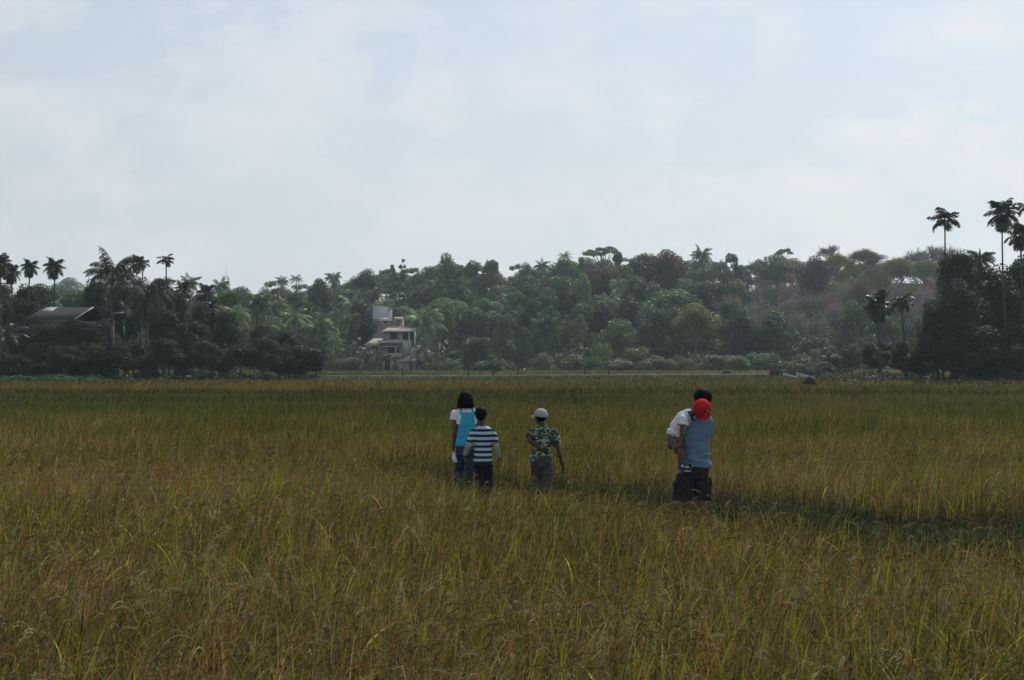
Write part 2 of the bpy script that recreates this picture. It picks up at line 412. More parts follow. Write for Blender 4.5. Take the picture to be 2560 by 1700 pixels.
# longer green grass along the track between the plots
def track_grass():
    n = 9000; seg = rng.uniform(0, len(TRACK) - 1.001, n); i = seg.astype(int); f = (seg - i)[:, None]
    p = TRACK[i] * (1 - f) + TRACK[i + 1] * f
    off = rng.uniform(-1, 1, n); x = p[:, 0] + rng.normal(0, .3, n) + 0.25 * off; y = p[:, 1] + off * track_w(p[:, 0]) * 1.1
    hh = rng.uniform(0.06, 0.22, n) * (1.1 + 0.5 * vnoise(x, y, 0.9, 14)) + 0.2 * (off < -0.55) * rng.uniform(0, 1, n)
    gr = np.array([[0.030, 0.052, 0.012], [0.042, 0.068, 0.02], [0.018, 0.03, 0.008]])  # dark wet grass, with the gap's deep shade also put into its colour
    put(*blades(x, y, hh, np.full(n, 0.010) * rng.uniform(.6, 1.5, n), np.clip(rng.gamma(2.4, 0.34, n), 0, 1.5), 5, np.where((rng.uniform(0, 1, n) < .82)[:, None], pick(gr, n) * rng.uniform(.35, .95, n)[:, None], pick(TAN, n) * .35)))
    # long loose grass on its near edge
    n = 7500; seg = rng.uniform(2, len(TRACK) - 1.001, n); i = seg.astype(int); f = (seg - i)[:, None]; p = TRACK[i] * (1 - f) + TRACK[i + 1] * f
    x = p[:, 0] + rng.normal(0, .3, n); y = p[:, 1] + track_w(p[:, 0]) * (1.9 * rng.uniform(0, 1, n) ** 1.7 - 1.25)
    kk = vnoise(x, y, 0.55, 17) > -.1; n = int(kk.sum()); x, y = x[kk], y[kk]
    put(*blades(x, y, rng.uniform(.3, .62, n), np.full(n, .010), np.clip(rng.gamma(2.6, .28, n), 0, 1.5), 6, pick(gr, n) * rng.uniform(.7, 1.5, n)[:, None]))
    # dark tufts on the bund in the middle distance
    for (xa, ya, xb, yb, m, h0) in ((-24, 50, 6, 52, 2600, 0.62), (-30, 62, 30, 60, 3200, 0.7), (2, 66, 33, 58, 1500, 0.65), (-20, 116, 34, 132, 450, 0.5)):
        t = rng.uniform(0, 1, m); t = np.where(rng.uniform(0, 1, m) < .6, np.round(t * 37) / 37 + rng.normal(0, .006, m), t)
        x = xa + (xb - xa) * t + rng.normal(0, .2, m); y = ya + (yb - ya) * t + rng.normal(0, .7, m)
        put(*blades(x, y, h0 * rng.uniform(.5, 1.2, m), np.full(m, .05 * ya / 60), rng.gamma(2, .2, m), 3, pick(GREEN, m) * rng.uniform(.35, .8, m)[:, None]))
track_grass()
M_rice = mat('rice_leaf', (0.1, 0.1, 0.03), rough=0.62, spec=0.1, vcol=True, trans=0.12)
rice = link('rice_field', np_mesh('rice_field', np.concatenate(RV), np.concatenate(RF), M_rice, col=np.concatenate(RC)))
tag(rice, kind='stuff', label='ripening rice crop, golden brown near and green farther off, filling the plain', cat='rice')
del RV, RF, RC

# ------------------------------------------------------------------ vegetation builders
def leaf_mat(name, rough=0.5, spec=0.22, trans=0.3):
    m = bpy.data.materials.new(name); m.use_nodes = True; t = m.node_tree; t.nodes.clear(); L = t.links.new
    out = N('ShaderNodeOutputMaterial', t); bs = N('ShaderNodeBsdfPrincipled', t)
    bs.inputs['Roughness'].default_value = rough; bs.inputs['Specular IOR Level'].default_value = spec
    oi = N('ShaderNodeObjectInfo', t); a = N('ShaderNodeVertexColor', t); a.layer_name = 'col'
    mu = N('ShaderNodeMixRGB', t); mu.blend_type = 'MULTIPLY'; mu.inputs[0].default_value = 1
    L(oi.outputs['Color'], mu.inputs[1]); L(a.outputs[0], mu.inputs[2]); L(mu.outputs[0], bs.inputs['Base Color'])
    tr = N('ShaderNodeBsdfTranslucent', t); L(mu.outputs[0], tr.inputs[0])
    mx = N('ShaderNodeMixShader', t); mx.inputs[0].default_value = trans
    L(bs.outputs[0], mx.inputs[1]); L(tr.outputs[0], mx.inputs[2]); L(mx.outputs[0], out.inputs[0])
    return m
M_leaf = leaf_mat('leaf')
M_frond = leaf_mat('palm_frond', rough=0.42, spec=0.4, trans=0.15)
M_twig = leaf_mat('twig', rough=0.9, spec=0.1, trans=0.0)
M_bark = mat('bark', (0.10, 0.085, 0.07), rough=0.9, noise_amt=0.35, noise_scale=3, stretch=(1, 1, 0.3))
M_palmbark = mat('palm_bark', (0.07, 0.06, 0.052), rough=0.9, noise_amt=0.3, noise_scale=6, stretch=(0.4, 0.4, 3))
M_palebark = mat('pale_bark', (0.12, 0.10, 0.09), rough=0.9, noise_amt=0.3, noise_scale=3)

def leafquads(rg, C, size, nrm, elong=1.25, jit=0.55):
    n = len(C)
    nrm = nrm + rg.normal(0, jit, (n, 3)); nrm /= np.linalg.norm(nrm, axis=1, keepdims=True)
    a = np.cross(nrm, rg.normal(0, 1, (n, 3))); a /= np.linalg.norm(a, axis=1, keepdims=True)
    b = np.cross(nrm, a); s = (size * rg.uniform(0.55, 1.35, n))[:, None]
    V = np.stack([C - a * s * elong * 0.5, C + b * s * 0.4, C + a * s * elong * 0.5 - nrm * s * 0.12, C - b * s * 0.4], 1).reshape(-1, 3)
    Fc = (np.arange(n) * 4)[:, None] + np.arange(4)[None]
    return V, Fc
def unit(rg, n):
    d = rg.normal(0, 1, (n, 3)); return d / np.linalg.norm(d, axis=1, keepdims=True)
CROWN = {}
def make_crown(key, seed, lobes, nleaf, size, spread=0.62, lr=(0.26, 0.46), shape='round', jit=0.6, fill=0.25):
    """a crown in a unit box: x,y in -1..1, z in -1..1; returns meshes shared by all copies of the kind"""
    rg = np.random.default_rng(seed)
    c = []
    for _ in range(lobes):
        d = unit(rg, 1)[0]
        if shape == 'round': p = d * spread * rg.uniform(0.75, 1.15); 
        elif shape == 'tall': z = rg.uniform(-0.8, 0.85); wd = 0.62 * math.sqrt(max(0.1, 1 - z * z * 0.8)) * (1 - 0.25 * z); a = rg.uniform(0, 6.28); p = np.array([math.cos(a) * wd * rg.uniform(.4, 1), math.sin(a) * wd * rg.uniform(.4, 1), z])
        elif shape == 'cone': z = rg.uniform(-0.85, 0.9); wd = 0.62 * (0.95 - z) / 1.8 + 0.06; a = rg.uniform(0, 6.28); p = np.array([math.cos(a) * wd, math.sin(a) * wd, z])
        elif shape == 'flat': a = rg.uniform(0, 6.28); q = math.sqrt(rg.uniform(0, 1)) * 0.85; p = np.array([math.cos(a) * q, math.sin(a) * q, 0.55 - 0.5 * q * q + rg.uniform(-.12, .12)])
        elif shape == 'bush': a = rg.uniform(0, 6.28); z = rg.uniform(-0.85, 0.5) ; q = rg.uniform(.1, .72) * (1 - max(0, z) * .7); p = np.array([math.cos(a) * q, math.sin(a) * q, z])
        elif shape == 'dome': d[2] = abs(d[2]) * 1.1 - 0.2; p = d * np.array([0.68, 0.68, 0.6])
        c.append(p)
    c = np.array(c)
    r = rg.uniform(*lr, lobes)
    if shape == 'cone': r = r * (0.6 + 0.4 * (0.9 - c[:, 2]) / 1.8)
    if shape == 'flat': r = r * 0.55
    per = np.maximum((nleaf * r ** 2 / (r ** 2).sum()).astype(int), 8)
    Cs, Ns, Bs = [], [], []
    for p, q, k in zip(c, r, per):
        d = unit(rg, k); keep = d[:, 2] > -0.75; d = d[keep]
        rad = q * np.where(rg.uniform(0, 1, len(d)) < fill, rg.uniform(0.3, 0.9, len(d)), rg.uniform(0.88, 1.08, len(d)))
        # break every lobe into tufts with gaps between them
        tuft = np.round(d * 3.1 + rg.normal(0, 0.14, d.shape)) / 3.1
        d2 = d * 0.6 + tuft * 0.4
        f = 0.5 if shape == 'flat' else 0.85
        Cs.append(p + d2 * rad[:, None] * np.array([1, 1, f])); Ns.append(d * 0.7 + np.array([0, 0, 0.75]))
        Bs.append(np.full(len(d), rg.uniform(0.78, 1.2)))
    C = np.concatenate(Cs); NN = np.concatenate(Ns); B = np.concatenate(Bs) * rg.uniform(0.7, 1.3, len(C))
    V, Fc = leafquads(rg, C, size, NN, jit=jit)
    col = np.repeat(B, 4)[:, None] * np.array([1, 1, 1])
    me = np_mesh('crown', V, Fc, M_leaf, col=col)
    # limbs reach from the trunk head to the lobes
    mb = MB()
    for p in c[: min(lobes, 9)]:
        s = Vector((0, 0, -0.95)); e = Vector(p); m = s.lerp(e, 0.5) + Vector((0, 0, 0.12 if shape != 'flat' else -0.1))
        mb.tube([s, m, e], [0.045, 0.028, 0.01], 5, caps=False)
    lm = np_mesh('branches', np.concatenate(mb.v), np.concatenate(mb.f), M_bark, smooth=True)
    CROWN[key] = (me, lm)
for k, sd in (('round', 1), ('round2', 2), ('round3', 3)):
    make_crown(k, sd, 19, 9500, 0.075)
make_crown('dense', 4, 24, 11000, 0.068, spread=0.58, lr=(0.3, 0.45), fill=0.35)
make_crown('tall', 5, 20, 7500, 0.075, shape='tall', lr=(0.22, 0.36))
make_crown('tall2', 6, 18, 6500, 0.08, shape='tall', lr=(0.2, 0.33))
make_crown('cone', 7, 24, 8000, 0.075, shape='cone', lr=(0.22, 0.34))
make_crown('sparse', 8, 26, 3600, 0.08, spread=0.75, lr=(0.12, 0.24), fill=0.5)
make_crown('sparse2', 9, 18, 1500, 0.12, spread=0.78, lr=(0.10, 0.22), fill=0.5)
make_crown('flat', 10, 24, 2600, 0.075, shape='flat', lr=(0.3, 0.45))
make_crown('dome', 11, 26, 10500, 0.065, shape='dome', lr=(0.22, 0.36), fill=0.35)
make_crown('near', 12, 46, 19000, 0.05, spread=0.68, lr=(0.16, 0.32), fill=0.35)
make_crown('near2', 13, 40, 17000, 0.055, spread=0.66, lr=(0.16, 0.36), fill=0.35, shape='tall')
make_crown('bush', 14, 26, 9500, 0.068, shape='bush', lr=(0.22, 0.46), fill=0.4)
make_crown('bush2', 15, 18, 4600, 0.11, shape='bush', lr=(0.22, 0.5), fill=0.4)

# straight trunk of unit length, a little crooked
def trunk_mesh(seed, r0, r1, bend, m, n=8):
    rg = random.Random(seed); mb = MB(); pts = []; rad = []
    for i in range(7):
        t = i / 6; pts.append((math.sin(t * 2.2 + seed) * bend * t, math.cos(t * 1.7 + seed) * bend * t * 0.6, t)); rad.append(r0 + (r1 - r0) * t + (0.35 * r0 if i == 0 else 0))
    V, Fc = tube_np(pts, rad, n, False)
    return np_mesh('trunk', V, Fc, m, smooth=True)
TR = [trunk_mesh(i, 0.30, 0.16, 0.25, M_bark) for i in range(3)]
TRP = [trunk_mesh(i + 5, 0.17, 0.12, 0.6, M_palmbark) for i in range(3)]
TRA = [trunk_mesh(i + 9, 0.09, 0.065, 0.45, M_palmbark) for i in range(2)]
TRR = [trunk_mesh(i + 12, 0.16, 0.09, 0.25, M_palebark, 6) for i in range(3)]

def frond(rg, V, Fc, az, el0, L, droop, nleaf, leaf_l, leaf_w, hang, start=0.12, z0=0.0, split=0.0):
    """a feather leaf: curved midrib with two rows of leaflets (quads appended to V, Fc)"""
    pts = []; p = np.array([0, 0, z0]); seg = 14; e = el0
    for i in range(seg + 1):
        pts.append(p.copy()); p = p + np.array([math.cos(az) * math.cos(e), math.sin(az) * math.cos(e), math.sin(e)]) * L / seg
        e -= droop / seg * (0.5 + 1.1 * i / seg)
    pts = np.array(pts); side = np.array([-math.sin(az), math.cos(az), 0])
    for i in range(seg):   # midrib
        w = 0.035 * L / 5 * (1 - 0.8 * i / seg); b = len(V)
        V += [pts[i] - side * w, pts[i] + side * w, pts[i + 1] + side * w * .9, pts[i + 1] - side * w * .9]; Fc.append((b, b + 1, b + 2, b + 3))
    for k in range(nleaf):
        t = start + (1 - start) * (k + 0.5) / nleaf; q = t * seg; i = min(int(q), seg - 1); f = q - i
        c = pts[i] * (1 - f) + pts[i + 1] * f; d = pts[i + 1] - pts[i]; d = d / np.linalg.norm(d)
        ll = leaf_l * (math.sin(math.pi * min(1, 0.12 + t * 0.92)) ** 0.6 + 0.12) * rg.uniform(0.8, 1.15)
        for s in (-1, 1):
            if rg.uniform(0, 1) < split: continue
            h = hang + rg.normal(0, 0.16)
            o = side * s * math.cos(h) + d * 0.55 + np.array([0, 0, -math.sin(h)]); o = o / np.linalg.norm(o)
            m_ = c + o * ll * 0.55; o2 = o + np.array([0, 0, -0.55]); o2 /= np.linalg.norm(o2); e_ = m_ + o2 * ll * 0.5
            wd = d * leaf_w; b = len(V)
            V += [c - wd * .6, c + wd * .6, m_ + wd, m_ - wd, e_ + wd * .15, e_ - wd * .15]
            Fc += [(b, b + 1, b + 2, b + 3), (b + 3, b + 2, b + 4, b + 5)]
def palm_crown(key, seed, nf, L, droop, nleaf, leaf_l, leaf_w, hang, els, wild=0.25, dead=0, split=0.05, m=None):
    rg = np.random.default_rng(seed); V, Fc, B = [], [], []
    for k in range(nf):
        az = k * 2.399 + rg.uniform(-wild, wild); u = k / max(1, nf - 1)
        el = els[0] + (els[1] - els[0]) * u + rg.normal(0, 0.1)
        b0 = len(V)
        frond(rg, V, Fc, az, el, L * rg.uniform(0.85, 1.08), droop * rg.uniform(0.7, 1.25), nleaf, leaf_l, leaf_w, hang, split=split)
        B += [rg.uniform(0.75, 1.25)] * (len(V) - b0)
    col = np.array(B)[:, None] * np.ones((1, 3))
    cr = np_mesh('crown', np.array(V), np.array(Fc), m or M_frond, col=col)
    CROWN[key] = (cr, None)
palm_crown('coco', 21, 34, 4.8, 1.9, 34, 1.1, 0.055, 0.85, (1.4, -0.75), split=0.06)
palm_crown('coco2', 22, 30, 4.6, 2.1, 34, 1.1, 0.055, 0.95, (1.3, -0.8), split=0.08)
palm_crown('coco3', 23, 20, 4.4, 1.5, 30, 0.9, 0.05, 0.5, (1.3, -0.3), split=0.1)
palm_crown('areca', 31, 12, 1.9, 1.7, 17, 0.66, 0.075, 0.35, (1.35, -0.25), split=0.03)
palm_crown('areca2', 32, 8, 1.8, 2.3, 16, 0.6, 0.06, 0.6, (1.2, -0.5), split=0.03)
palm_crown('areca3', 33, 26, 2.1, 1.5, 17, 0.7, 0.08, 0.35, (1.5, -1.25), split=0.03)
# drooping skirt of a few fronds or fruit stalks below the crown
def banana_crown(key, seed, nf):
    rg = np.random.default_rng(seed); V, Fc, B = [], [], []
    for k in range(nf):
        az = k * 2.4 + rg.uniform(-.3, .3); e = rg.uniform(0.7, 1.45); L = rg.uniform(1.7, 2.4); p = np.array([0, 0, -0.3]); side = np.array([-math.sin(az), math.cos(az), 0])
        br = rg.uniform(.7, 1.3); prev = None; seg = 9; dr = rg.uniform(1.0, 2.4)
        for i in range(seg + 1):
            t = i / seg; w = 0.34 * math.sin(math.pi * min(1, max(0.02, (t - 0.12) / 0.9 + .02))) ** 0.6 if t > .15 else 0.03
            row = [p - side * w + np.array([0, 0, w * .35]), p, p + side * w + np.array([0, 0, w * .35])]
            if prev is not None and rg.uniform(0, 1) > (0.15 if t > .3 else 0):
                b = len(V); V += prev + row; B += [br] * 6
                Fc += [(b, b + 1, b + 4, b + 3), (b + 1, b + 2, b + 5, b + 4)]
            prev = row
            p = p + np.array([math.cos(az) * math.cos(e), math.sin(az) * math.cos(e), math.sin(e)]) * L / seg; e -= dr / seg * (0.4 + 1.2 * t)
    CROWN[key] = (np_mesh('crown', np.array(V), np.array(Fc), M_frond, col=np.array(B)[:, None] * np.ones((1, 3))), None)
banana_crown('banana', 41, 9); banana_crown('banana2', 42, 7)
# leafless or thinly leaved crown: many fine twigs
def twig_crown(key, seed, leaf_n):
    rg = np.random.default_rng(seed); mb = MB(); TV, TF, B = [], [], []
    def twig(a, b, w, br):
        a, b = np.array(a), np.array(b); d = b - a; s = np.cross(d, rg.normal(0, 1, 3)); s = s / (np.linalg.norm(s) + 1e-6) * w
        k = len(TV); TV.extend([a - s, a + s, b + s * .5, b - s * .5]); TF.append((k, k + 1, k + 2, k + 3)); B.extend([br] * 4)
    def grow(p, d, L, dep, r):
        q = p + d * L
        if dep >= 3: mb.tube([p, (p + q) / 2 + rg.normal(0, .012, 3), q], [r, r * .8, r * .6], 4, caps=False)
        else: twig(p, q, r * 2.0, rg.uniform(.7, 1.3))
        if dep == 0: tips.append(q); return
        for _ in range(5 if dep > 1 else 4):
            v = d + rg.normal(0, 0.5, 3) + np.array([0, 0, 0.18]); v /= np.linalg.norm(v)
            grow(q - d * L * rg.uniform(0, .5), v, L * rg.uniform(0.6, 0.86), dep - 1, r * 0.6)
    tips = []
    for k in range(4):
        a = k * 1.6 + rg.uniform(-.3, .3); d = np.array([math.cos(a) * .5, math.sin(a) * .5, 1.0]); d /= np.linalg.norm(d)
        grow(np.array([0, 0, -1.0 + 0.12 * k]), d, 0.52, 4, 0.026)
    TVa = np.array(TV); me = np_mesh('crown', TVa, np.array(TF), M_twig, col=np.array(B)[:, None] * np.array([[1, 1, 1]]))
    if leaf_n:
        tp = np.array(tips); c = tp[rg.integers(0, len(tp), leaf_n)] + rg.normal(0, .05, (leaf_n, 3))
        V, Fc = leafquads(rg, c, 0.045, np.tile(np.array([[0, 0, .8]]), (leaf_n, 1)), jit=.9)
        me = np_mesh('crown', np.concatenate([TVa, V]), np.concatenate([np.array(TF), Fc + len(TVa)]), M_twig,
                     col=np.concatenate([np.array(B)[:, None] * np.ones((1, 3)), np.repeat(rg.uniform(.7, 1.4, leaf_n), 4)[:, None] * np.ones((1, 3))]))
    lm = np_mesh('branches', np.concatenate(mb.v), np.concatenate(mb.f), M_palebark, smooth=True)
    CROWN[key] = (me, lm)
twig_crown('bare', 51, 700); twig_crown('bare2', 52, 2200); twig_crown('leafy_bare', 53, 5200)

KIND = {  # name, category, trunk set, is palm
 'coco': ('coconut_palm', 'palm tree'), 'areca': ('areca_palm', 'palm tree'), 'banana': ('banana_plant', 'banana plant'),
 'bush': ('bush', 'bush'), 'bare': ('bare_tree', 'tree'), 'leafy_bare': ('thin_tree', 'tree')}
_tr = random.Random(3)
def tree(key, px, top, Y, w, h, color, label, group=None, name=None, base=None, cat=None):
    """px/top: where its top shows, w/h: size of the crown there; stands on the terrain at distance Y"""
    m = Y / F
    if 200 < Y < 500 and not key.startswith(('coco', 'areca', 'banana', 'bush', 'bare', 'leafy', 'flat')): w, h = w * 1.12, h * 1.3
    pt = P(px, top, Y); gz = float(terrain(pt.x, Y)) if base is None else base
    kb = key.rstrip('23')
    nm, ct = KIND.get(kb, ('broadleaf_tree', 'tree'))
    root = empty(name or nm, (pt.x, Y, gz), _tr.uniform(0, 6.28))
    tag(root, label, cat or ct, group)
    cme, lme = CROWN[key]
    c = link('crown', cme, root); c.color = (*color, 1)
    ztop = max(pt.z - gz, 1.0)
    if kb in ('coco', 'areca', 'banana'):
        bbw = {'coco': 8.0, 'areca': 3.3, 'banana': 3.4}[kb]
        s = w * m / bbw; up = {'coco': 2.9, 'areca': 1.35, 'banana': 1.3}[kb] * s
        s = min(max(0.4, s), 0.3 * ztop); up = {'coco': 2.9, 'areca': 1.35, 'banana': 1.3}[kb] * s; zc = max(ztop - up, 0.6)
        c.location = (0, 0, zc); c.scale = (s, s, s)
        t = link('trunk', _tr.choice(TRP if kb == 'coco' else TRA if kb == 'areca' else TRA), root)
        rr = 1.0 if kb != 'banana' else 1.5
        bend = t.data.vertices[-1].co
        t.scale = (rr, rr, zc)
        tb = np.array([v.co[:] for v in list(t.data.vertices)[-8:]]).mean(0)
        c.location.x = tb[0] * rr; c.location.y = tb[1] * rr
    else:
        sx = w * m / 2 * (1.0 if key.startswith('bare') or key == 'leafy_bare' else 1.02); sz = min(h * m / 2, ztop / (1.7 if kb == 'bush' else 1.95))
        zc = ztop - sz
        c.location = (0, 0, zc); c.scale = (sx, sx, sz)
        if lme is not None:
            b = link('branches', lme, root); b.location = c.location; b.scale = c.scale
        tl = zc - sz * 0.9
        if tl > 0.3:
            t = link('trunk', _tr.choice(TRR if 'bare' in key else TR), root); k = min(1.3, 0.35 + sx * 0.14)
            tb = np.array([v.co[:] for v in list(t.data.vertices)[-8:]]).mean(0)
            t.scale = (k, k, tl + sz * 0.1); c.location.x += tb[0] * k; c.location.y += tb[1] * k
            if lme is not None: b.location = c.location
    return root

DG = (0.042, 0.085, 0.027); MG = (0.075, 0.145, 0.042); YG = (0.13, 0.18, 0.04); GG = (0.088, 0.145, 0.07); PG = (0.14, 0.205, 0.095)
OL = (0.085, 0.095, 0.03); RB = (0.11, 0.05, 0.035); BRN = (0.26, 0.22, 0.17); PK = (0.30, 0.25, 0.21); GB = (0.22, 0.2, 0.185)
BLK = (0.021, 0.042, 0.018); PALM = (0.07, 0.125, 0.032); PALE = (0.17, 0.25, 0.10)  # BLK: shade of near trees, PALE: sunlight on palms, both put into colour

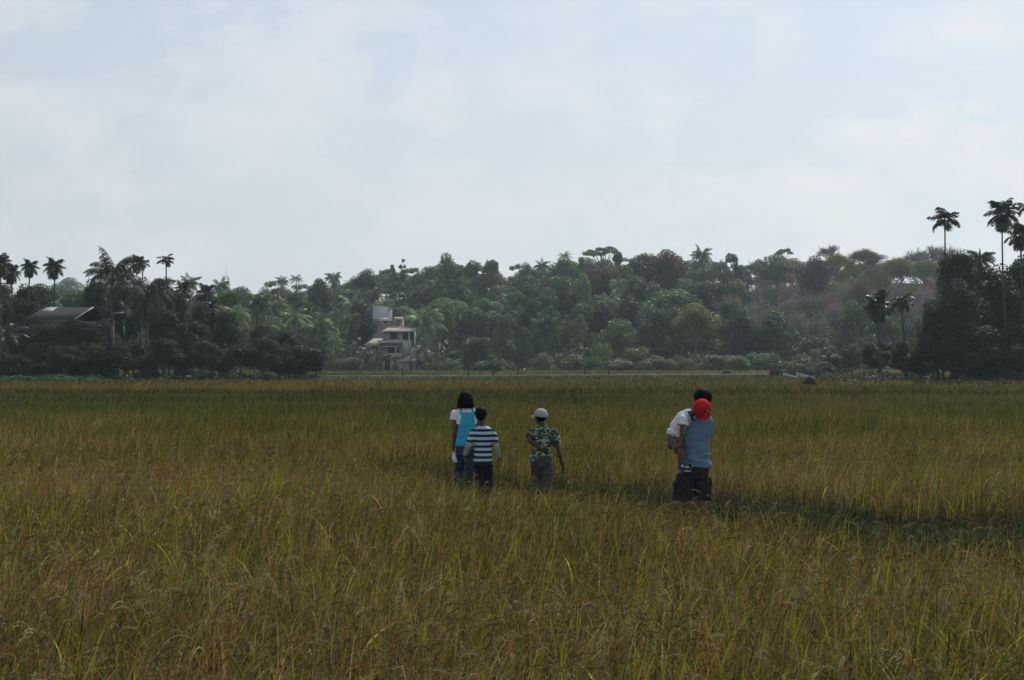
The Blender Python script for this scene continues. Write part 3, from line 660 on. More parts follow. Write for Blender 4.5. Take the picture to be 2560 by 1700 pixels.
# ------------------------------------------------------------------ trees one can tell apart
# (kind, x, top, distance, crown width, crown height, colour, label)
T = [
 # --- near line of palms and trees on the left
 ('areca3', 4, 636, 122, 60, 0, BLK, 'tallest dark areca palm cut by the left edge of the view'),
 ('areca3', 30, 661, 124, 52, 0, BLK, 'dark areca palm just inside the left edge'),
 ('areca3', 66, 650, 130, 46, 0, BLK, 'shaggy areca palm second from the left edge, above the grey roof end'),
 ('areca3', 131, 647, 128, 54, 0, BLK, 'areca palm with a pale thin trunk rising behind the grey sheet roof'),
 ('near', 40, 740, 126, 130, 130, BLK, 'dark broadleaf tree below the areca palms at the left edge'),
 ('round', 95, 712, 150, 110, 90, DG, 'green tree behind the left end of the grey sheet roof'),
 ('round2', 205, 722, 152, 100, 80, MG, 'green bushy tree behind the ridge of the grey sheet roof'),
 ('round', 172, 695, 560, 80, 70, GG, 'bluish hazy tree far behind the grey sheet roof'),
 ('round3', 245, 705, 400, 80, 50, GG, 'hazy tree far off between the grey roof and the big coconut palms'),
 ('coco', 288, 634, 124, 145, 0, (0.03, 0.045, 0.025), 'big dark coconut palm, the taller left one of the pair above the sheds'),
 ('areca3', 335, 640, 127, 46, 0, BLK, 'areca palm crown touching the big coconut palm on its right side'),
 ('areca', 352, 642, 131, 38, 0, BLK, 'slim areca palm crown just right of the paired palms'),
 ('coco2', 362, 670, 118, 160, 0, (0.032, 0.048, 0.028), 'wide coconut palm with long drooping fronds over the dark bushes'),
 ('areca', 425, 632, 128, 46, 0, BLK, 'lone slender areca palm standing clear against the sky at the left'),
 ('coco3', 408, 690, 190, 60, 0, GG, 'small hazy coconut palm behind the lone areca palm'),
 ('areca3', 457, 704, 132, 48, 0, BLK, 'short dark areca palm right of the lone slender one'),
 ('coco', 476, 688, 210, 66, 0, GG, 'pale coconut palm top standing up behind the dark areca palms'),
 ('areca3', 514, 712, 134, 56, 0, BLK, 'dark areca palm with a ragged head left of the radio mast'),
 ('areca3', 536, 752, 128, 50, 0, BLK, 'low dark areca palm under the radio mast'),
 ('coco', 545, 697, 260, 60, 0, GG, 'hazy coconut palm immediately left of the radio mast'),
 ('round2', 568, 722, 180, 60, 60, MG, 'small round tree under the radio mast'),
 ('round3', 605, 716, 300, 62, 50, GG, 'hazy dome-shaped tree right of the radio mast'),
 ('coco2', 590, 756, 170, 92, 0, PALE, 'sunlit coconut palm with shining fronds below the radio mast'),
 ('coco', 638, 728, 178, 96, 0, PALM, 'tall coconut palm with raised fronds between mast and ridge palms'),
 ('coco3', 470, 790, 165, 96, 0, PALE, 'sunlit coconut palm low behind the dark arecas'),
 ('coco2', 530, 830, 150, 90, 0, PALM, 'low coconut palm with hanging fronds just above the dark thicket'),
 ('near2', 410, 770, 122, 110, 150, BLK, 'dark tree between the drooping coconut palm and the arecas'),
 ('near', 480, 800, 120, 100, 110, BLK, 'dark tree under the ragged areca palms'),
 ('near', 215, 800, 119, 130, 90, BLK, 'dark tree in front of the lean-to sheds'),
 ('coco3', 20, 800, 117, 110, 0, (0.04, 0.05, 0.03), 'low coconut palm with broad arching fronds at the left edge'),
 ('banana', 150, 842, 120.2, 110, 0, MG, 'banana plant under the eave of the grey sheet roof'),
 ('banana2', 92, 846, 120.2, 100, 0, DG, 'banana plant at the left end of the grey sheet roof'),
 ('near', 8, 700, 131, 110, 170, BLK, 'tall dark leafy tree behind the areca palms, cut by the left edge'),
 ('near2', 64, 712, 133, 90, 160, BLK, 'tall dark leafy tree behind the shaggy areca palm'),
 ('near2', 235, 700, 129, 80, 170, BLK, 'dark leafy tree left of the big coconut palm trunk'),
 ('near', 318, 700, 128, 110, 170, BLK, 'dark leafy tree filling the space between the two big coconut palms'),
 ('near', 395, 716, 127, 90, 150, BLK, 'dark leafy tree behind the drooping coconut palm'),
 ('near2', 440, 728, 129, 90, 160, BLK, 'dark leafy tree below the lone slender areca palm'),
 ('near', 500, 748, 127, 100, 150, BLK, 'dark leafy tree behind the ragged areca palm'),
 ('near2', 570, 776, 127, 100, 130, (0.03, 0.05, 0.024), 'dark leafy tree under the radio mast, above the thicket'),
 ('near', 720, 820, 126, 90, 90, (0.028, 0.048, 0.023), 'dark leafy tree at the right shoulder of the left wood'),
 ('round2', 1196, 838, 209, 60, 40, DG, 'low spreading tree hiding most of the brown-roofed house'),
 ('near', 60, 806, 119.5, 100, 110, BLK, 'dark leafy tree against the left end wall of the long low building'),
 ('near2', 118, 812, 119.6, 90, 110, BLK, 'dark leafy tree against the middle of the long low building'),
 ('near', 172, 806, 119.5, 90, 110, BLK, 'dark leafy tree against the right end of the long low building'),
 ('tall', 1176, 858, 211, 40, 60, DG, 'dark upright tree in front of the left half of the reddish house'),
 ('round', 1206, 864, 211, 50, 50, DG, 'dark round tree in front of the right half of the reddish house'),
 ('near', 660, 806, 128, 90, 80, DG, 'green tree with a rounded top above the right part of the thicket'),
 # --- the wooded slope, left part
 ('coco', 709, 690, 330, 40, 0, GG, 'left one of the two small coconut palms on the skyline'),
 ('coco3', 738, 684, 330, 42, 0, GG, 'right one of the two small coconut palms on the skyline'),
 ('sparse', 674, 695, 290, 50, 70, MG, 'airy tree with dark leaf tufts left of the two skyline palms'),
 ('round', 800, 700, 270, 66, 80, DG, 'dark tree high on the slope left of the white gable wall'),
 ('coco2', 836, 676, 300, 52, 0, GG, 'coconut palm top above the dark trees on the left shoulder of the hill'),
 ('dense', 915, 668, 300, 60, 50, DG, 'dark round tree on the skyline above the white gable wall'),
 ('sparse2', 1000, 640, 300, 44, 55, MG, 'tall spindly tree with tufted top on the skyline above the houses'),
 ('sparse', 965, 668, 310, 46, 50, GG, 'thin airy tree on the skyline left of the spindly tufted one'),
 ('tall', 1122, 636, 290, 88, 110, GG, 'tall rounded tree, left of the three towering ones on the skyline'),
 ('sparse', 1080, 660, 300, 70, 80, GG, 'lower shoulder tree left of the three towering ones'),
 ('tall2', 1182, 648, 290, 78, 100, GG, 'middle one of the three towering trees on the skyline'),
 ('cone', 1222, 638, 290, 104, 130, GG, 'tapering tree, right one of the three towering ones, before the gap'),
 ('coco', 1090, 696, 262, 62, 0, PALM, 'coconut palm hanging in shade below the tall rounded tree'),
 ('coco2', 1136, 690, 262, 60, 0, DG, 'dark coconut palm below the towering trees'),
 ('dense', 905, 742, 222, 70, 110, (0.024, 0.035, 0.03), 'very dark blue-green tree directly left of the white gable wall'),
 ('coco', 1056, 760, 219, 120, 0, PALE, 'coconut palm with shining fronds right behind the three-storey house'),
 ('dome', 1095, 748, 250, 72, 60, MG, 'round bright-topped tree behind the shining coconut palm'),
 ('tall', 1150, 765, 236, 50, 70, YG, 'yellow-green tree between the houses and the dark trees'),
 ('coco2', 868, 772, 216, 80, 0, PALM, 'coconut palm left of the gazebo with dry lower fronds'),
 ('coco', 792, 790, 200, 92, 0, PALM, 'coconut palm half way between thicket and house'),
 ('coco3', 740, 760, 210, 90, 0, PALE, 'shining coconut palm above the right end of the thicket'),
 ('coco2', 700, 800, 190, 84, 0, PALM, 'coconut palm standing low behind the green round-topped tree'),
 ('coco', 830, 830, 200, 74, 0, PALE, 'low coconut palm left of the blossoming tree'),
 ('sparse2', 905, 838, 212, 46, 44, (0.42, 0.42, 0.38), 'small tree covered in whitish blossom left of the three-storey house'),
 ('areca2', 916, 862, 206, 44, 0, DG, 'young palm in front of the left wing of the house'),
 ('areca2', 902, 874, 205, 40, 0, DG, 'shorter young palm at the left corner of the house'),
 ('areca', 961, 880, 205, 34, 0, DG, 'small palm in front of the balcony'),
 ('banana', 1048, 862, 205, 56, 0, PALM, 'banana plant with big arching leaves at the right corner of the house'),
 ('banana2', 1072, 872, 206, 50, 0, PALE, 'banana plant second from the house corner'),
 ('banana', 1112, 852, 207, 56, 0, PALM, 'banana plant furthest from the house, beside the pale yellow leaf'),
 ('banana2', 1030, 884, 203, 40, 0, PALE, 'small banana plant at the canopy of the house'),
 ('bush', 1130, 895, 203, 60, 40, MG, 'rounded bush at the field edge right of the banana plants'),
 ('bush2', 1228, 893, 200, 90, 44, MG, 'broad low bush at the field edge in front of the darkest trees'),
 ('bush', 990, 900, 204, 26, 26, YG, 'yellow-green shrub at the foot of the white ground floor wall'),
 ('bush', 845, 895, 196, 60, 46, PG, 'pale leafy bush just right of the dark thicket'),
 ('bush2', 885, 888, 200, 50, 50, PG, 'pale leafy bush left of the young palms'),
 # --- middle of the slope
 ('sparse', 1292, 655, 340, 60, 60, GG, 'airy tree left of the dark pair beyond the gap in the skyline'),
 ('dense', 1322, 652, 340, 50, 60, DG, 'dark tree in the middle of the skyline just right of the gap'),
 ('coco', 1354, 650, 340, 48, 0, GG, 'coconut palm leaning out of the dark tree right of the gap'),
 ('dense', 1400, 640, 320, 70, 60, DG, 'dark rounded tree below the palm left of the flat-topped tree'),
 ('coco3', 1408, 627, 330, 46, 0, GG, 'coconut palm poking above the dark rounded tree on the skyline'),
 ('sparse', 1470, 622, 330, 60, 56, GG, 'thin tree tucked under the left end of the flat-topped one'),
 ('flat', 1508, 606, 340, 98, 70, OL, 'flat-topped umbrella tree, highest crown of the middle skyline'),
 ('round2', 1545, 624, 330, 26, 36, DG, 'narrow tuft-like tree at the right end of the flat-topped one'),
 ('dome', 1630, 621, 300, 150, 90, DG, 'great dark dome-shaped tree beside the red-leaved crown'),
 ('round', 1672, 626, 292, 84, 90, RB, 'red-leaved tree on the skyline right of the great dome'),
 ('round2', 1506, 660, 280, 74, 74, RB, 'lower red-leaved tree in the middle of the wood'),
 ('tall', 1456, 684, 262, 56, 80, PALE, 'pale silvery-leaved tree in front of the lower red-leaved one'),
 ('sparse', 1576, 662, 276, 64, 70, PG, 'pale loose-leaved tree right of the lower red-leaved one'),
 ('tall2', 1543, 668, 270, 36, 70, YG, 'slim yellow-green tree beside the lower red-leaved one'),
 ('round3', 1400, 688, 270, 100, 90, MG, 'broad green tree left of the silvery-leaved one'),
 ('coco', 1757, 618, 310, 62, 0, GG, 'coconut palm standing alone against the sky right of the red tree'),
 ('coco3', 1735, 664, 300, 44, 0, GG, 'lower coconut palm left of the lone skyline palm'),
 ('coco', 1802, 650, 300, 50, 0, GG, 'coconut palm half hidden by the airy tree right of the lone palm'),
 ('dense', 1752, 694, 252, 84, 130, (0.024, 0.04, 0.022), 'tall dark creeper-covered tree below the lone skyline palm'),
 ('tall', 1370, 720, 250, 70, 90, GG, 'grey-green tree left of centre in the wood'),
 ('coco', 1370, 790, 224, 104, 0, PALM, 'coconut palm low in the wood between two small bright trees'),
 ('tall2', 1312, 815, 218, 50, 70, MG, 'small rounded bright tree left of the low coconut palm'),
 ('tall', 1448, 788, 218, 46, 66, PG, 'small bright tree with a bare stem right of the low coconut palm'),
 ('dense', 1490, 742, 238, 84, 110, (0.026, 0.04, 0.03), 'dark tree in the middle wood, left of the biggest dark crown'),
 ('dense', 1562, 732, 236, 110, 120, (0.028, 0.044, 0.03), 'biggest dark crown in the middle of the wood'),
 ('dense', 1264, 760, 232, 70, 110, (0.026, 0.04, 0.03), 'narrow very dark tree right of the brown-roofed house'),
 ('round3', 1330, 745, 240, 80, 90, DG, 'dark green tree above the small rounded bright one'),
 ('round', 1680, 770, 236, 100, 100, DG, 'dark tree left of the hedge row, below the creeper-covered one'),
 ('round2', 1616, 790, 230, 80, 90, DG, 'shady tree above the roadside bushes in the middle'),
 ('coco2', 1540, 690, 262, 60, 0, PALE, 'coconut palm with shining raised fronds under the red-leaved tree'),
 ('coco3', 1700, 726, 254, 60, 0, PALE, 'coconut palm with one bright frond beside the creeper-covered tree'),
 ('bush', 1502, 858, 212, 70, 60, YG, 'sunny yellow-green bush under the dark middle trees'),
 ('bush2', 1590, 862, 212, 60, 50, YG, 'second sunny yellow-green bush, right of the first'),
 ('banana', 1458, 868, 207, 40, 0, YG, 'banana plant with one bright yellow leaf at the foot of the wood'),
 ('bush', 1360, 880, 206, 70, 52, PG, 'pale green bush at the field edge below the low coconut palm'),
 ('bush2', 1420, 868, 207, 66, 60, PG, 'pale shining bush right of the low coconut palm'),
 ('bush', 1485, 890, 205, 60, 42, MG, 'green bush at the field edge left of the sunny ones'),
 ('bush2', 1545, 896, 205, 70, 36, PG, 'low pale bush at the field edge under the sunny bushes'),
 ('bush', 1610, 894, 205, 70, 38, PG, 'low pale bush at the field edge right of the sunny bushes'),
 ('bush2', 1660, 890, 206, 60, 40, PG, 'low bush at the field edge midway to the hedge row'),
 ('bush', 1715, 898, 206, 64, 34, MG, 'low bush next to the left end of the hedge row'),
 ('bush2', 1800, 886, 196, 70, 34, PG, 'left bush of the pale hedge row by the golden strip'),
 ('bush', 1850, 886, 195, 70, 36, PG, 'middle bush of the pale hedge row by the golden strip'),
 ('bush2', 1893, 882, 194, 50, 42, PG, 'right bush of the pale hedge row, with a taller tip'),
 # --- right part of the slope
 ('sparse', 1836, 626, 320, 86, 90, DG, 'loose dark-leaved tree on the skyline left of the tiered tree'),
 ('flat', 1962, 611, 330, 50, 60, GG, 'tiered tree with a small flat top, tallest of its part of the skyline'),
 ('round3', 1940, 636, 322, 90, 60, GG, 'grey-green crown under the tiered tree'),
 ('round2', 2044, 634, 300, 80, 90, (0.045, 0.055, 0.04), 'dark grey-green crown among the leafless trees'),
 ('leafy_bare', 2090, 618, 330, 90, 80, (0.2, 0.24, 0.03), 'yellow-green new-leaved tree left of the olive ones'),
 ('leafy_bare', 2168, 610, 350, 120, 70, (0.16, 0.16, 0.06), 'olive thinly leaved tree on the right skyline'),
 ('leafy_bare', 2245, 628, 310, 130, 90, (0.19, 0.23, 0.04), 'wide yellow-green new-leaved tree behind the right areca palms'),
 ('leafy_bare', 2310, 634, 300, 90, 80, (0.16, 0.22, 0.05), 'green-yellow thin tree close to the dark right-hand wood'),
 ('bare', 2350, 592, 330, 120, 90, GB, 'grey leafless tree behind the thick-stemmed areca palm'),
 ('bare2', 2290, 608, 350, 90, 70, GB, 'grey leafless crown left of the thick-stemmed areca palm'),
 ('bare', 2070, 600, 360, 70, 60, GB, 'leafless grey top just above the yellow-green tree'),
 ('bare', 1890, 636, 340, 60, 60, GB, 'thin leafless top left of the tiered tree'),
 ('tall', 1930, 780, 232, 50, 90, PG, 'pale-leaved tree among the pinkish leafless trunks'),
 ('tall2', 2035, 870, 208, 44, 60, PG, 'pale creeper-hung sapling below the leafless trees'),
 ('dense', 1868, 775, 226, 80, 120, (0.028, 0.042, 0.032), 'dark tree at the left foot of the leafless trees'),
 # --- near wood on the right, its shade put into dark leaf colours
 ('areca', 2355, 516, 106, 84, 0, (0.02, 0.03, 0.018), 'areca palm with a thick knobbly stem alone against the sky at the right'),
 ('areca3', 2512, 500, 104, 84, 0, (0.02, 0.032, 0.018), 'tallest areca palm of the right side with a long pale stem'),
 ('areca3', 2552, 560, 106, 70, 0, (0.02, 0.03, 0.018), 'dark areca palm at the right edge beside the tallest one'),
 ('areca2', 2572, 486, 103, 70, 0, (0.02, 0.03, 0.018), 'areca palm with only a frond tip showing at the right edge'),
 ('areca3', 2202, 732, 108, 78, 0, (0.02, 0.032, 0.02), 'short bushy areca palm, left of the two before the leafless trees'),
 ('areca', 2266, 728, 107, 66, 0, (0.02, 0.032, 0.02), 'short areca palm with a thin stem, right of the two before the leafless trees'),
 ('coco2', 2446, 616, 110, 84, 0, (0.02, 0.032, 0.02), 'dark coconut palm head between the thick-stemmed and the tallest areca'),
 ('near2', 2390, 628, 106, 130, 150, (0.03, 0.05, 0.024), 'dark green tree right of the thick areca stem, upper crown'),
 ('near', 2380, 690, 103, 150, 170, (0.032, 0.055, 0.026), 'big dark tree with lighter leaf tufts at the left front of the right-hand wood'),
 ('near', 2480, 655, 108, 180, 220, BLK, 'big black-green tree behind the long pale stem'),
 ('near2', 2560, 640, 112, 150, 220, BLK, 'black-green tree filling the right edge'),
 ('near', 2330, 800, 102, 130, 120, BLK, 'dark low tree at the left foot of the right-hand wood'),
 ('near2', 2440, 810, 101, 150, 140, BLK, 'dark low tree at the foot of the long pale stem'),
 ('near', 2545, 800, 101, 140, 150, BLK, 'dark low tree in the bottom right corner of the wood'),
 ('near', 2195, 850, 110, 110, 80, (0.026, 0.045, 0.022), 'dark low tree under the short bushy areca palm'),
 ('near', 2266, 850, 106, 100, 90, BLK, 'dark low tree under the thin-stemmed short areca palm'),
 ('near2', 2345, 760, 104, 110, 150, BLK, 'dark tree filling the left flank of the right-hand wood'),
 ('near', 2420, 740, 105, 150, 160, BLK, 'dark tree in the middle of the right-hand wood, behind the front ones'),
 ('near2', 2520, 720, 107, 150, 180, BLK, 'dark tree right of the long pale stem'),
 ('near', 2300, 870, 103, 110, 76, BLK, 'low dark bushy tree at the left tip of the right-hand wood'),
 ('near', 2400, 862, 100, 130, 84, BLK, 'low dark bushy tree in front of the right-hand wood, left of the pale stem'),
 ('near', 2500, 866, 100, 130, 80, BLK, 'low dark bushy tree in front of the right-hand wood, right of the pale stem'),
 ('bush', 2130, 850, 150, 70, 70, (0.04, 0.07, 0.03), 'dark green shrub right of the leafless trunks'),
 ('bush2', 2105, 880, 155, 90, 50, DG, 'low dark shrub left of the short areca palms'),
 ('bush', 2060, 900, 150, 70, 30, DG, 'low shrub behind the culvert walls'),
]
# the thicket along the left, shade put into its leaf colour: rounded bushes on thin stems
rt = random.Random(11)
xs_th = [(-20, 868, 120, 88), (52, 880, 110, 76), (110, 866, 90, 84), (160, 872, 100, 80), (215, 850, 110, 96), (268, 846, 84, 96), (320, 852, 80, 88), (368, 862, 78, 78), (415, 856, 84, 80), (462, 862, 80, 72), (508, 858, 84, 78), (556, 860, 84, 76), (604, 852, 86, 88), (655, 846, 90, 94), (706, 852, 84, 90), (750, 852, 88, 92), (792, 866, 72, 82)]
sides = ['at the left edge', 'second from the left edge', 'above the bright green crop', 'under the banana plants', 'below the lean-to sheds', 'below the white strip', 'under the big coconut palm', 'under the drooping coconut palm', 'where the thin stems begin', 'below the lone slender areca', 'under the short dark areca', 'below the ragged areca', 'below the radio mast', 'in the right half, left of the round-topped tree', 'under the round-topped tree', 'last but one before the open field', 'rounded, at the right end by the open field']
for (x, top, w, h), s in zip(xs_th, sides):
    top += rt.uniform(-12, 14); w *= rt.uniform(.9, 1.25)
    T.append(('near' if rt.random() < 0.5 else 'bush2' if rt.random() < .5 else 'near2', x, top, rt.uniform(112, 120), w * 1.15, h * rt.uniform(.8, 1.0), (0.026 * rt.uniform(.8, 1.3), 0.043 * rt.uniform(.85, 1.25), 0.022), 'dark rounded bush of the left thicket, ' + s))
for (k, px, top, Y, w, h, c, lab) in T:
    nm = None; gp = None; ct = None
    if k.startswith('bush') and Y > 150: w *= rt.uniform(1.0, 1.35); top -= rt.uniform(-2, 9); h *= rt.uniform(1.0, 1.4); Y += rt.uniform(-2, 6); c = tuple(v * rt.uniform(.6, 1.05) for v in c)
    if k.startswith(('near', 'bush')) and 'thicket, ' in lab: nm, gp, ct = 'bush', 'bushes of the dark thicket', 'bush'
    elif Y < 140 and k.startswith('areca'): gp = 'dark areca palms on both sides'
    elif k.startswith('coco'): gp = 'coconut palms around the field'
    elif k.startswith('banana'): gp = 'banana plants'
    elif k.startswith('bush'): gp = 'bushes along the field edge'
    tree(k, px, top, Y, w, h, c, lab, gp, nm, cat=ct)

# --- the rest of the wooded slope: one tree after another in rows up the hill
def zone_of(px):
    Z = [(250, 'behind the grey sheet roof'), (420, 'behind the big coconut palms'), (560, 'left of the radio mast'), (690, 'right of the radio mast'), (800, 'below the two small skyline palms'),
         (930, 'left of the white gable wall'), (1060, 'behind the three-storey house'), (1170, 'right of the three-storey house'), (1260, 'above the brown-roofed house'), (1380, 'right of the gap in the skyline'),
         (1480, 'left of the lower red-leaved tree'), (1580, 'under the flat-topped tree'), (1690, 'under the great dome-shaped tree'), (1800, 'under the lone skyline palm'), (1900, 'where the leafless trees begin'),
         (2010, 'under the tiered tree'), (2120, 'under the yellow-green tree'), (2240, 'left of the right-hand areca palms'), (2350, 'behind the short areca palms'), (9999, 'behind the dark right-hand wood')]
    for a, b in Z:
        if px < a: return b
rowname = ['at slope foot', 'low on slope', 'at lower mid-slope', 'at upper mid-slope', 'high on slope', 'on the skyline']
rowY = [226, 248, 272, 302, 340, 382]
cname = {0: ('dark', DG), 1: ('green', MG), 2: ('grey-green', GG), 3: ('olive', OL), 4: ('pale green', PG), 5: ('brownish', (0.085, 0.07, 0.045)), 6: ('yellow-green', YG)}
fill = []
for ri, Y in enumerate(rowY):
    t = (0, .22, .43, .64, .84, 1.0)[ri]
    px = (240 if ri < 3 else 60) + 30 * (ri % 2)
    while px < 2440:
        bare = (px > 1845 + 30 * math.sin(ri * 2)) and 1 < ri < 5 or (px > 2090 and ri > 1) or (ri == 1 and px > 1850 and rt.random() < .85)
        if not (885 < px < 1070 and ri < 2):
            Yt = Y + rt.uniform(-9, 9); X_ = (px - 1280) / F * Yt
            Hh = rt.uniform(9, 13.5) if not bare else rt.uniform(10, 13)
            if ri == 5: Hh = rt.uniform(8.5, 12) - (3 if 1235 < px < 1300 else 0)
            zt = float(terrain(X_, Yt)) + Hh; top = HOR - (zt - CAM_Z) / Yt * F
            if top < skyline(px) - 3: top = skyline(px) + rt.uniform(-3, 8)
            fill.append((ri, px, top, Yt, bare))
        px += F / Y * (rt.uniform(5.6, 8.2) if not bare else rt.uniform(3.4, 5.0)) * (0.82 if ri >= 4 else 1)
cnt = {}
recs = []
for (ri, px, top, Y, bare) in fill:
    if bare:
        u = rt.random()
        if u < 0.3: k, cn, c = 'bare', 'pinkish-grey leafless', tuple(v * rt.uniform(.85, 1.15) for v in PK)
        elif u < 0.75: k, cn, c = 'bare2', 'grey-brown leafless', tuple(v * rt.uniform(.85, 1.15) for v in BRN)
        else: k, cn, c = 'leafy_bare', 'brown thin-leaved', (0.18, 0.115, 0.08)
        w, h = rt.uniform(6.2, 8.5) * F / Y, rt.uniform(8.5, 11) * F / Y
        if px > 2100 and ri >= 3 and rt.random() < .5: k, cn, c = 'leafy_bare', 'olive thin-leaved', (0.16, 0.17, 0.05)
    else:
        u = rt.random()
        ci = rt.choices([0, 1, 2, 3, 4, 5, 6], [30, 24, 16, 10, 12, 3, 5])[0]; cn, c = cname[ci]
        c = tuple(v * rt.uniform(.85, 1.2) for v in c)
        if (px < 1000 and u < 0.42 and ri < 4) or u < 0.10:
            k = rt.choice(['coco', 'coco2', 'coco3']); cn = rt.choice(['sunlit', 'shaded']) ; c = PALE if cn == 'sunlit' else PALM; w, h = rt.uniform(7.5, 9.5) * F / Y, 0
        else:
            k = rt.choice(['round', 'round2', 'round3', 'dense', 'dome', 'tall', 'tall2', 'sparse', 'cone', 'round', 'dense'])
            w = rt.uniform(7.5, 12) * F / Y; h = rt.uniform(7, 10) * F / Y / 1.3
            if px > 1850 and ri < 2: cn, c = 'dark', tuple(v * rt.uniform(.8, 1.2) for v in DG); w *= .75; top += rt.uniform(5, 40)
            if k.startswith(('tall', 'cone')): w *= .75; h *= 1.2
    recs.append((ri, px, top, Y, k, cn, c, w, h))
def kindword(k):
    return {'coco': 'coconut palm', 'bare': 'tree', 'leafy_bare': 'tree', 'dense': 'dense tree', 'dome': 'domed tree', 'tall': 'upright tree', 'cone': 'pointed tree', 'sparse': 'airy tree'}.get(k.rstrip('23'), 'round tree')
seen = {}
for r_ in recs: seen.setdefault((r_[5], kindword(r_[4]), r_[0], zone_of(r_[1])), []).append(r_[1])
for (ri, px, top, Y, k, cn, c, w, h) in recs:
    key_ = (cn, kindword(k), ri, zone_of(px)); same = sorted(seen[key_]); lab = f'{cn} {kindword(k)} {rowname[ri]}, {zone_of(px)}'
    lab = lab.replace('the slope, ', 'the slope, ')
    if len(same) == 2: lab += (', the left one', ', the right one')[same.index(px)]
    elif len(same) > 2: lab += ', ' + ('leftmost', 'second from left', 'third from left', 'fourth from left', 'fifth from left', 'sixth from left', 'seventh from left', 'eighth from left')[min(7, same.index(px))]
    if len(lab.split()) > 16: print('LONG', lab)
    tree(k, px, top, Y, w, h, c, lab, 'trees of the wooded slope')

# undergrowth and leaf litter that cover the slope between the trees
def undergrowth():
    rg = np.random.default_rng(77); n = 90000
    y = rg.uniform(221, 400, n) ; y = np.where(rg.uniform(0, 1, n) < .35, 221 + (y - 221) * .35, y); x = (rg.uniform(-60, 2620, n) - 1280) / F * y
    z = terrain(x, y); hump = 1.6 + 1.6 * vnoise(x, y, 7, 31) + 0.9 * vnoise(x, y, 2.5, 32)
    z = z + np.abs(hump) * rg.uniform(0.15, 1.0, n) ** 0.5
    px = 1280 + F * x / y
    keep = ~((px > 905) & (px < 1075) & (y < 250)); x, y, z, px = x[keep], y[keep], z[keep], px[keep]; n = len(x)
    V, Fc = leafquads(rg, np.stack([x, y, z], -1), 0.5, np.tile(np.array([[0, -0.2, 0.8]]), (n, 1)), jit=.7)
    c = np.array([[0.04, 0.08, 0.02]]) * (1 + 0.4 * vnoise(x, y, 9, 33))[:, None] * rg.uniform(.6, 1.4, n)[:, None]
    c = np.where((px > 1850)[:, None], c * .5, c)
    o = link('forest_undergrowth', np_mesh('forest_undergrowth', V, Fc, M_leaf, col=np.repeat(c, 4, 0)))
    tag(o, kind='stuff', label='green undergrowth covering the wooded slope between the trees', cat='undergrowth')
undergrowth()
# low bright vegetables in front of the thicket at the left, and weeds along the field edge
def low_plants(name, label, x0, x1, y0, y1, h, n, size, c, cat, seed):
    rg = np.random.default_rng(seed); x = rg.uniform(x0, x1, n); y = rg.uniform(y0, y1, n)
    top = h * np.clip(0.55 + 0.45 * vnoise(x, y, 1.7, seed) + 0.35 * vnoise(x, y, 6, seed + 9), .1, 1.3) ; z = top * rg.uniform(0.2, 1, n) ** .5
    edge = np.clip((x1 - x) / 2.5, 0.15, 1); z = z * edge + terrain(x, y)
    V, Fc = leafquads(rg, np.stack([x, y, z], -1), size, np.tile(np.array([[0, -0.2, 0.9]]), (n, 1)), jit=.6)
    o = link(name, np_mesh(name, V, Fc, M_leaf, col=np.repeat(np.array([c]) * rg.uniform(.6, 1.4, n)[:, None], 4, 0)))
    tag(o, kind='stuff', label=label, cat=cat)
low_plants('vegetable_crop', 'low bright green leafy crop in front of the left thicket', -56, -37.5, 105, 112, 0.85, 11000, 0.2, (0.045, 0.11, 0.025), 'crop', 61)
low_plants('field_edge_weeds', 'green weeds and scrub along the far field edge', -38, 66, 212, 223, 3.0, 30000, 0.42, (0.075, 0.125, 0.045), 'weeds', 62)
low_plants('right_edge_weeds', 'dark weeds under the near wood on the right', 28, 62, 98, 106, 1.5, 12000, 0.14, (0.025, 0.04, 0.02), 'weeds', 63)
low_plants('thicket_weeds', 'dark weeds under the left thicket', -62, -18, 113, 121, 0.9, 6000, 0.25, (0.03, 0.045, 0.022), 'weeds', 64)

